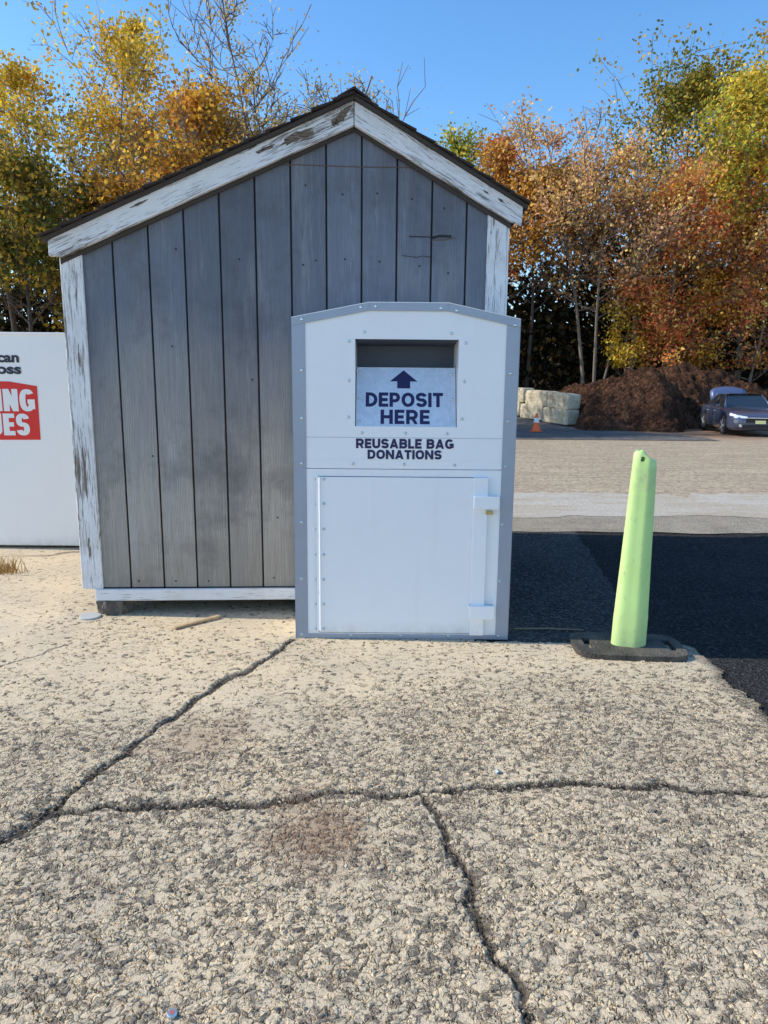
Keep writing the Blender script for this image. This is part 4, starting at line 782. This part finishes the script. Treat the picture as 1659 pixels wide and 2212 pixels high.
def wheel(x,y):
    e=MB(); sg=1 if y>0 else -1
    e.tube([(x,y-sg*.02,.40),(x,y+sg*.002,.40)],[.385,.385],28); e.build('wheel_arch',BLK2,car)
    t=MB(); t.tube([(x,y-sg*.12,.33),(x,y+sg*.015,.33),(x,y+sg*.03,.33)],[.33,.33,.30],28); t=t.build('wheel',TYRE,car)
    r_=MB(); r_.tube([(x,y+sg*.0305,.33),(x,y+sg*.033,.33)],[.235,.23],28); r_=r_.build('rim',BLK2,car); r_.parent=t
    s_=MB(); s_.tube([(x,y+sg*.034,.33),(x,y+sg*.044,.33)],[.06,.05],14)
    for k in range(5):
        q=k*2*math.pi/5; d=Vector((math.cos(q),0,math.sin(q))); p=Vector((-d.z,0,d.x)); o_=Vector((x,y+sg*.034,.33)); w0,w1=.03,.045
        vs=[o_+p*w0,o_+d*.23+p*w1,o_+d*.23-p*w1,o_-p*w0]; s_.add([tuple(v) for v in vs]+[tuple(v+Vector((0,sg*.008,0))) for v in vs],[(0,1,2,3),(7,6,5,4),(0,4,5,1),(1,5,6,2),(2,6,7,3),(3,7,4,0)])
    s_=s_.build('spokes',RIM,car); s_.parent=t
for x in (1.42,-1.38):
    for y in (.925,-.925): wheel(x,y)
for sg in (1,-1):
    mb=MB(); v=[(2.43,.40,.60),(2.36,.78,.62),(2.02,.905,.70),(2.05,.885,.78),(2.33,.76,.725),(2.42,.42,.665)]
    v=[(x+.025,y*sg,z) for x,y,z in v]; v2=[(x-.12,y*.97,z) for x,y,z in v]; mb.add(v+v2,[tuple(range(6))]+[(i,(i+1)%6,(i+1)%6+6,i+6) for i in range(6)]); mb.build('headlight',HL,car)
    mb=MB(); mb.tube([(2.36,sg*.62,.36),(2.44,sg*.62,.36)],[.06,.055],12); mb.build('fog_light',CHR,car)
    mb=MB(); mb.box(.72,.88,min(sg*.93,sg*1.08),max(sg*.93,sg*1.08),.96,1.07); mb.build('mirror',PAINT,car,bevel=.03)
    for hx in (.05,-1.0):
        mb=MB(); mb.box(hx-.1,hx+.06,min(sg*.925,sg*.95),max(sg*.925,sg*.95),.80,.825); mb.build('door_handle',CHR,car)
        mb=MB(); mb.box(hx-.17,hx-.16,min(sg*.90,sg*.934),max(sg*.90,sg*.934),.26,.90); mb.build('door_gap',BLK2,car)
mb=MB(); mb.box(2.40,2.458,-.46,.46,.47,.60); mb.build('grille',BLK2,car,bevel=.01)
mb=MB(); mb.box(2.41,2.47,-.48,.48,.605,.640); mb.build('chrome_bar',CHR,car,bevel=.008)
mb=MB(); mb.box(2.36,2.455,-.55,.55,.28,.39); mb.build('lower_intake',BLK2,car,bevel=.01)
mb=MB(); mb.box(2.46,2.478,-.16,.16,.43,.54); mb.build('licence_plate',simple('plate',(.78,.72,.35),.5),car)
# ---------------------------------------------------------------- small things on the ground
p=G(195,1334); mb=MB(); mb.tube([(0,0,.004),(0,0,.014),(0,0,.016)],[.068,.068,.062],28); tag(mb.build('round_lid',simple('dull_white_metal',(.45,.45,.43),.5),None,p),'flat round pale metal lid lying before the shed corner','lid')
a=G(376,1361); b=G(474,1336); d=b-a; mb=MB(); mb.box(0,d.length,-.014,.014,.0,.014); tag(mb.build('wood_slat',simple('bare_wood',(.50,.35,.20),.8,0,.3,30),None,a+Vector((0,0,.008)),(0,R(-.5),math.atan2(d.y,d.x)),bevel=.002),'short flat wooden slat lying before the shed','wooden slat')
a=G(1112,1358); b=G(1262,1361); d=b-a; mb=MB(); mb.tube([(0,0,0),(d.length*.5,.01,.002),(d.length,0,0)],[.005,.006,.004],6); tag(mb.build('thin_stick',simple('stick_bark',(.28,.2,.13),.9),None,a+Vector((0,0,.0)),(0,0,math.atan2(d.y,d.x))),'long thin stick in the shadow right of the donation bin','stick')
p=G(372,2198); cap=tag(empty('bottle_cap',p+Vector((0,0,.009))),'crushed silver and red bottle cap lying in the near gravel','bottle cap')
mb=MB(); mb.tube([(0,0,0),(0,0,.004),(0,0,.006)],[.013,.0125,.011],18); mb.build('cap_rim',SCREW,cap); mb=MB(); mb.tube([(0,0,.0062),(0,0,.0066)],[.0065,.0065],12); mb.build('cap_print',simple('faded_red',(.4,.12,.10),.5),cap)
p=G(1075,1673); mb=MB(); mb.prism([(-.012,0),(.014,.002),(.010,.009),(-.004,.013),(-.011,.007)],-.006,.008); tag(mb.build('foil_scrap',simple('foil',(.36,.42,.45),.4,.4),None,p+Vector((0,0,.007)),(.2,.1,.6)),'tiny crumpled bluish foil scrap on the concrete','litter')
rnd=random.Random(9); p=G(8,1238); mb=MB()
for k in range(90):
    a_=rnd.uniform(0,6.28); l=rnd.uniform(.06,.17); x,y=rnd.gauss(0,.06),rnd.gauss(0,.04); e=Vector((math.cos(a_)*l*.5,math.sin(a_)*l*.5,l)); w_=.004
    mb.add([(x-w_,y,0),(x+w_,y,0),(x+e.x*.5+w_*.6,y+e.y*.4,e.z*.65),(x+e.x*.5-w_*.6,y+e.y*.4,e.z*.65),(x+e.x,y+e.y,e.z)],[(0,1,2,3),(3,2,4)])
tag(mb.build('weed_tuft',simple('dry_grass',(.42,.24,.06),.8,0,.4,40),None,p,recalc=False),'small tuft of dry orange grass at the left edge','weed')
# ---------------------------------------------------------------- camera
cd=bpy.data.cameras.new('camera'); co=bpy.data.objects.new('camera',cd); COL.objects.link(co); scn.camera=co
cd.sensor_fit='VERTICAL'; cd.sensor_height=24; cd.lens=F/2212*24; cd.clip_end=2000; cd.clip_start=.05
mt=Matrix((( rt.x,up.x,-fwd.x,0),(rt.y,up.y,-fwd.y,0),(rt.z,up.z,-fwd.z,CH),(0,0,0,1))); co.matrix_world=mt
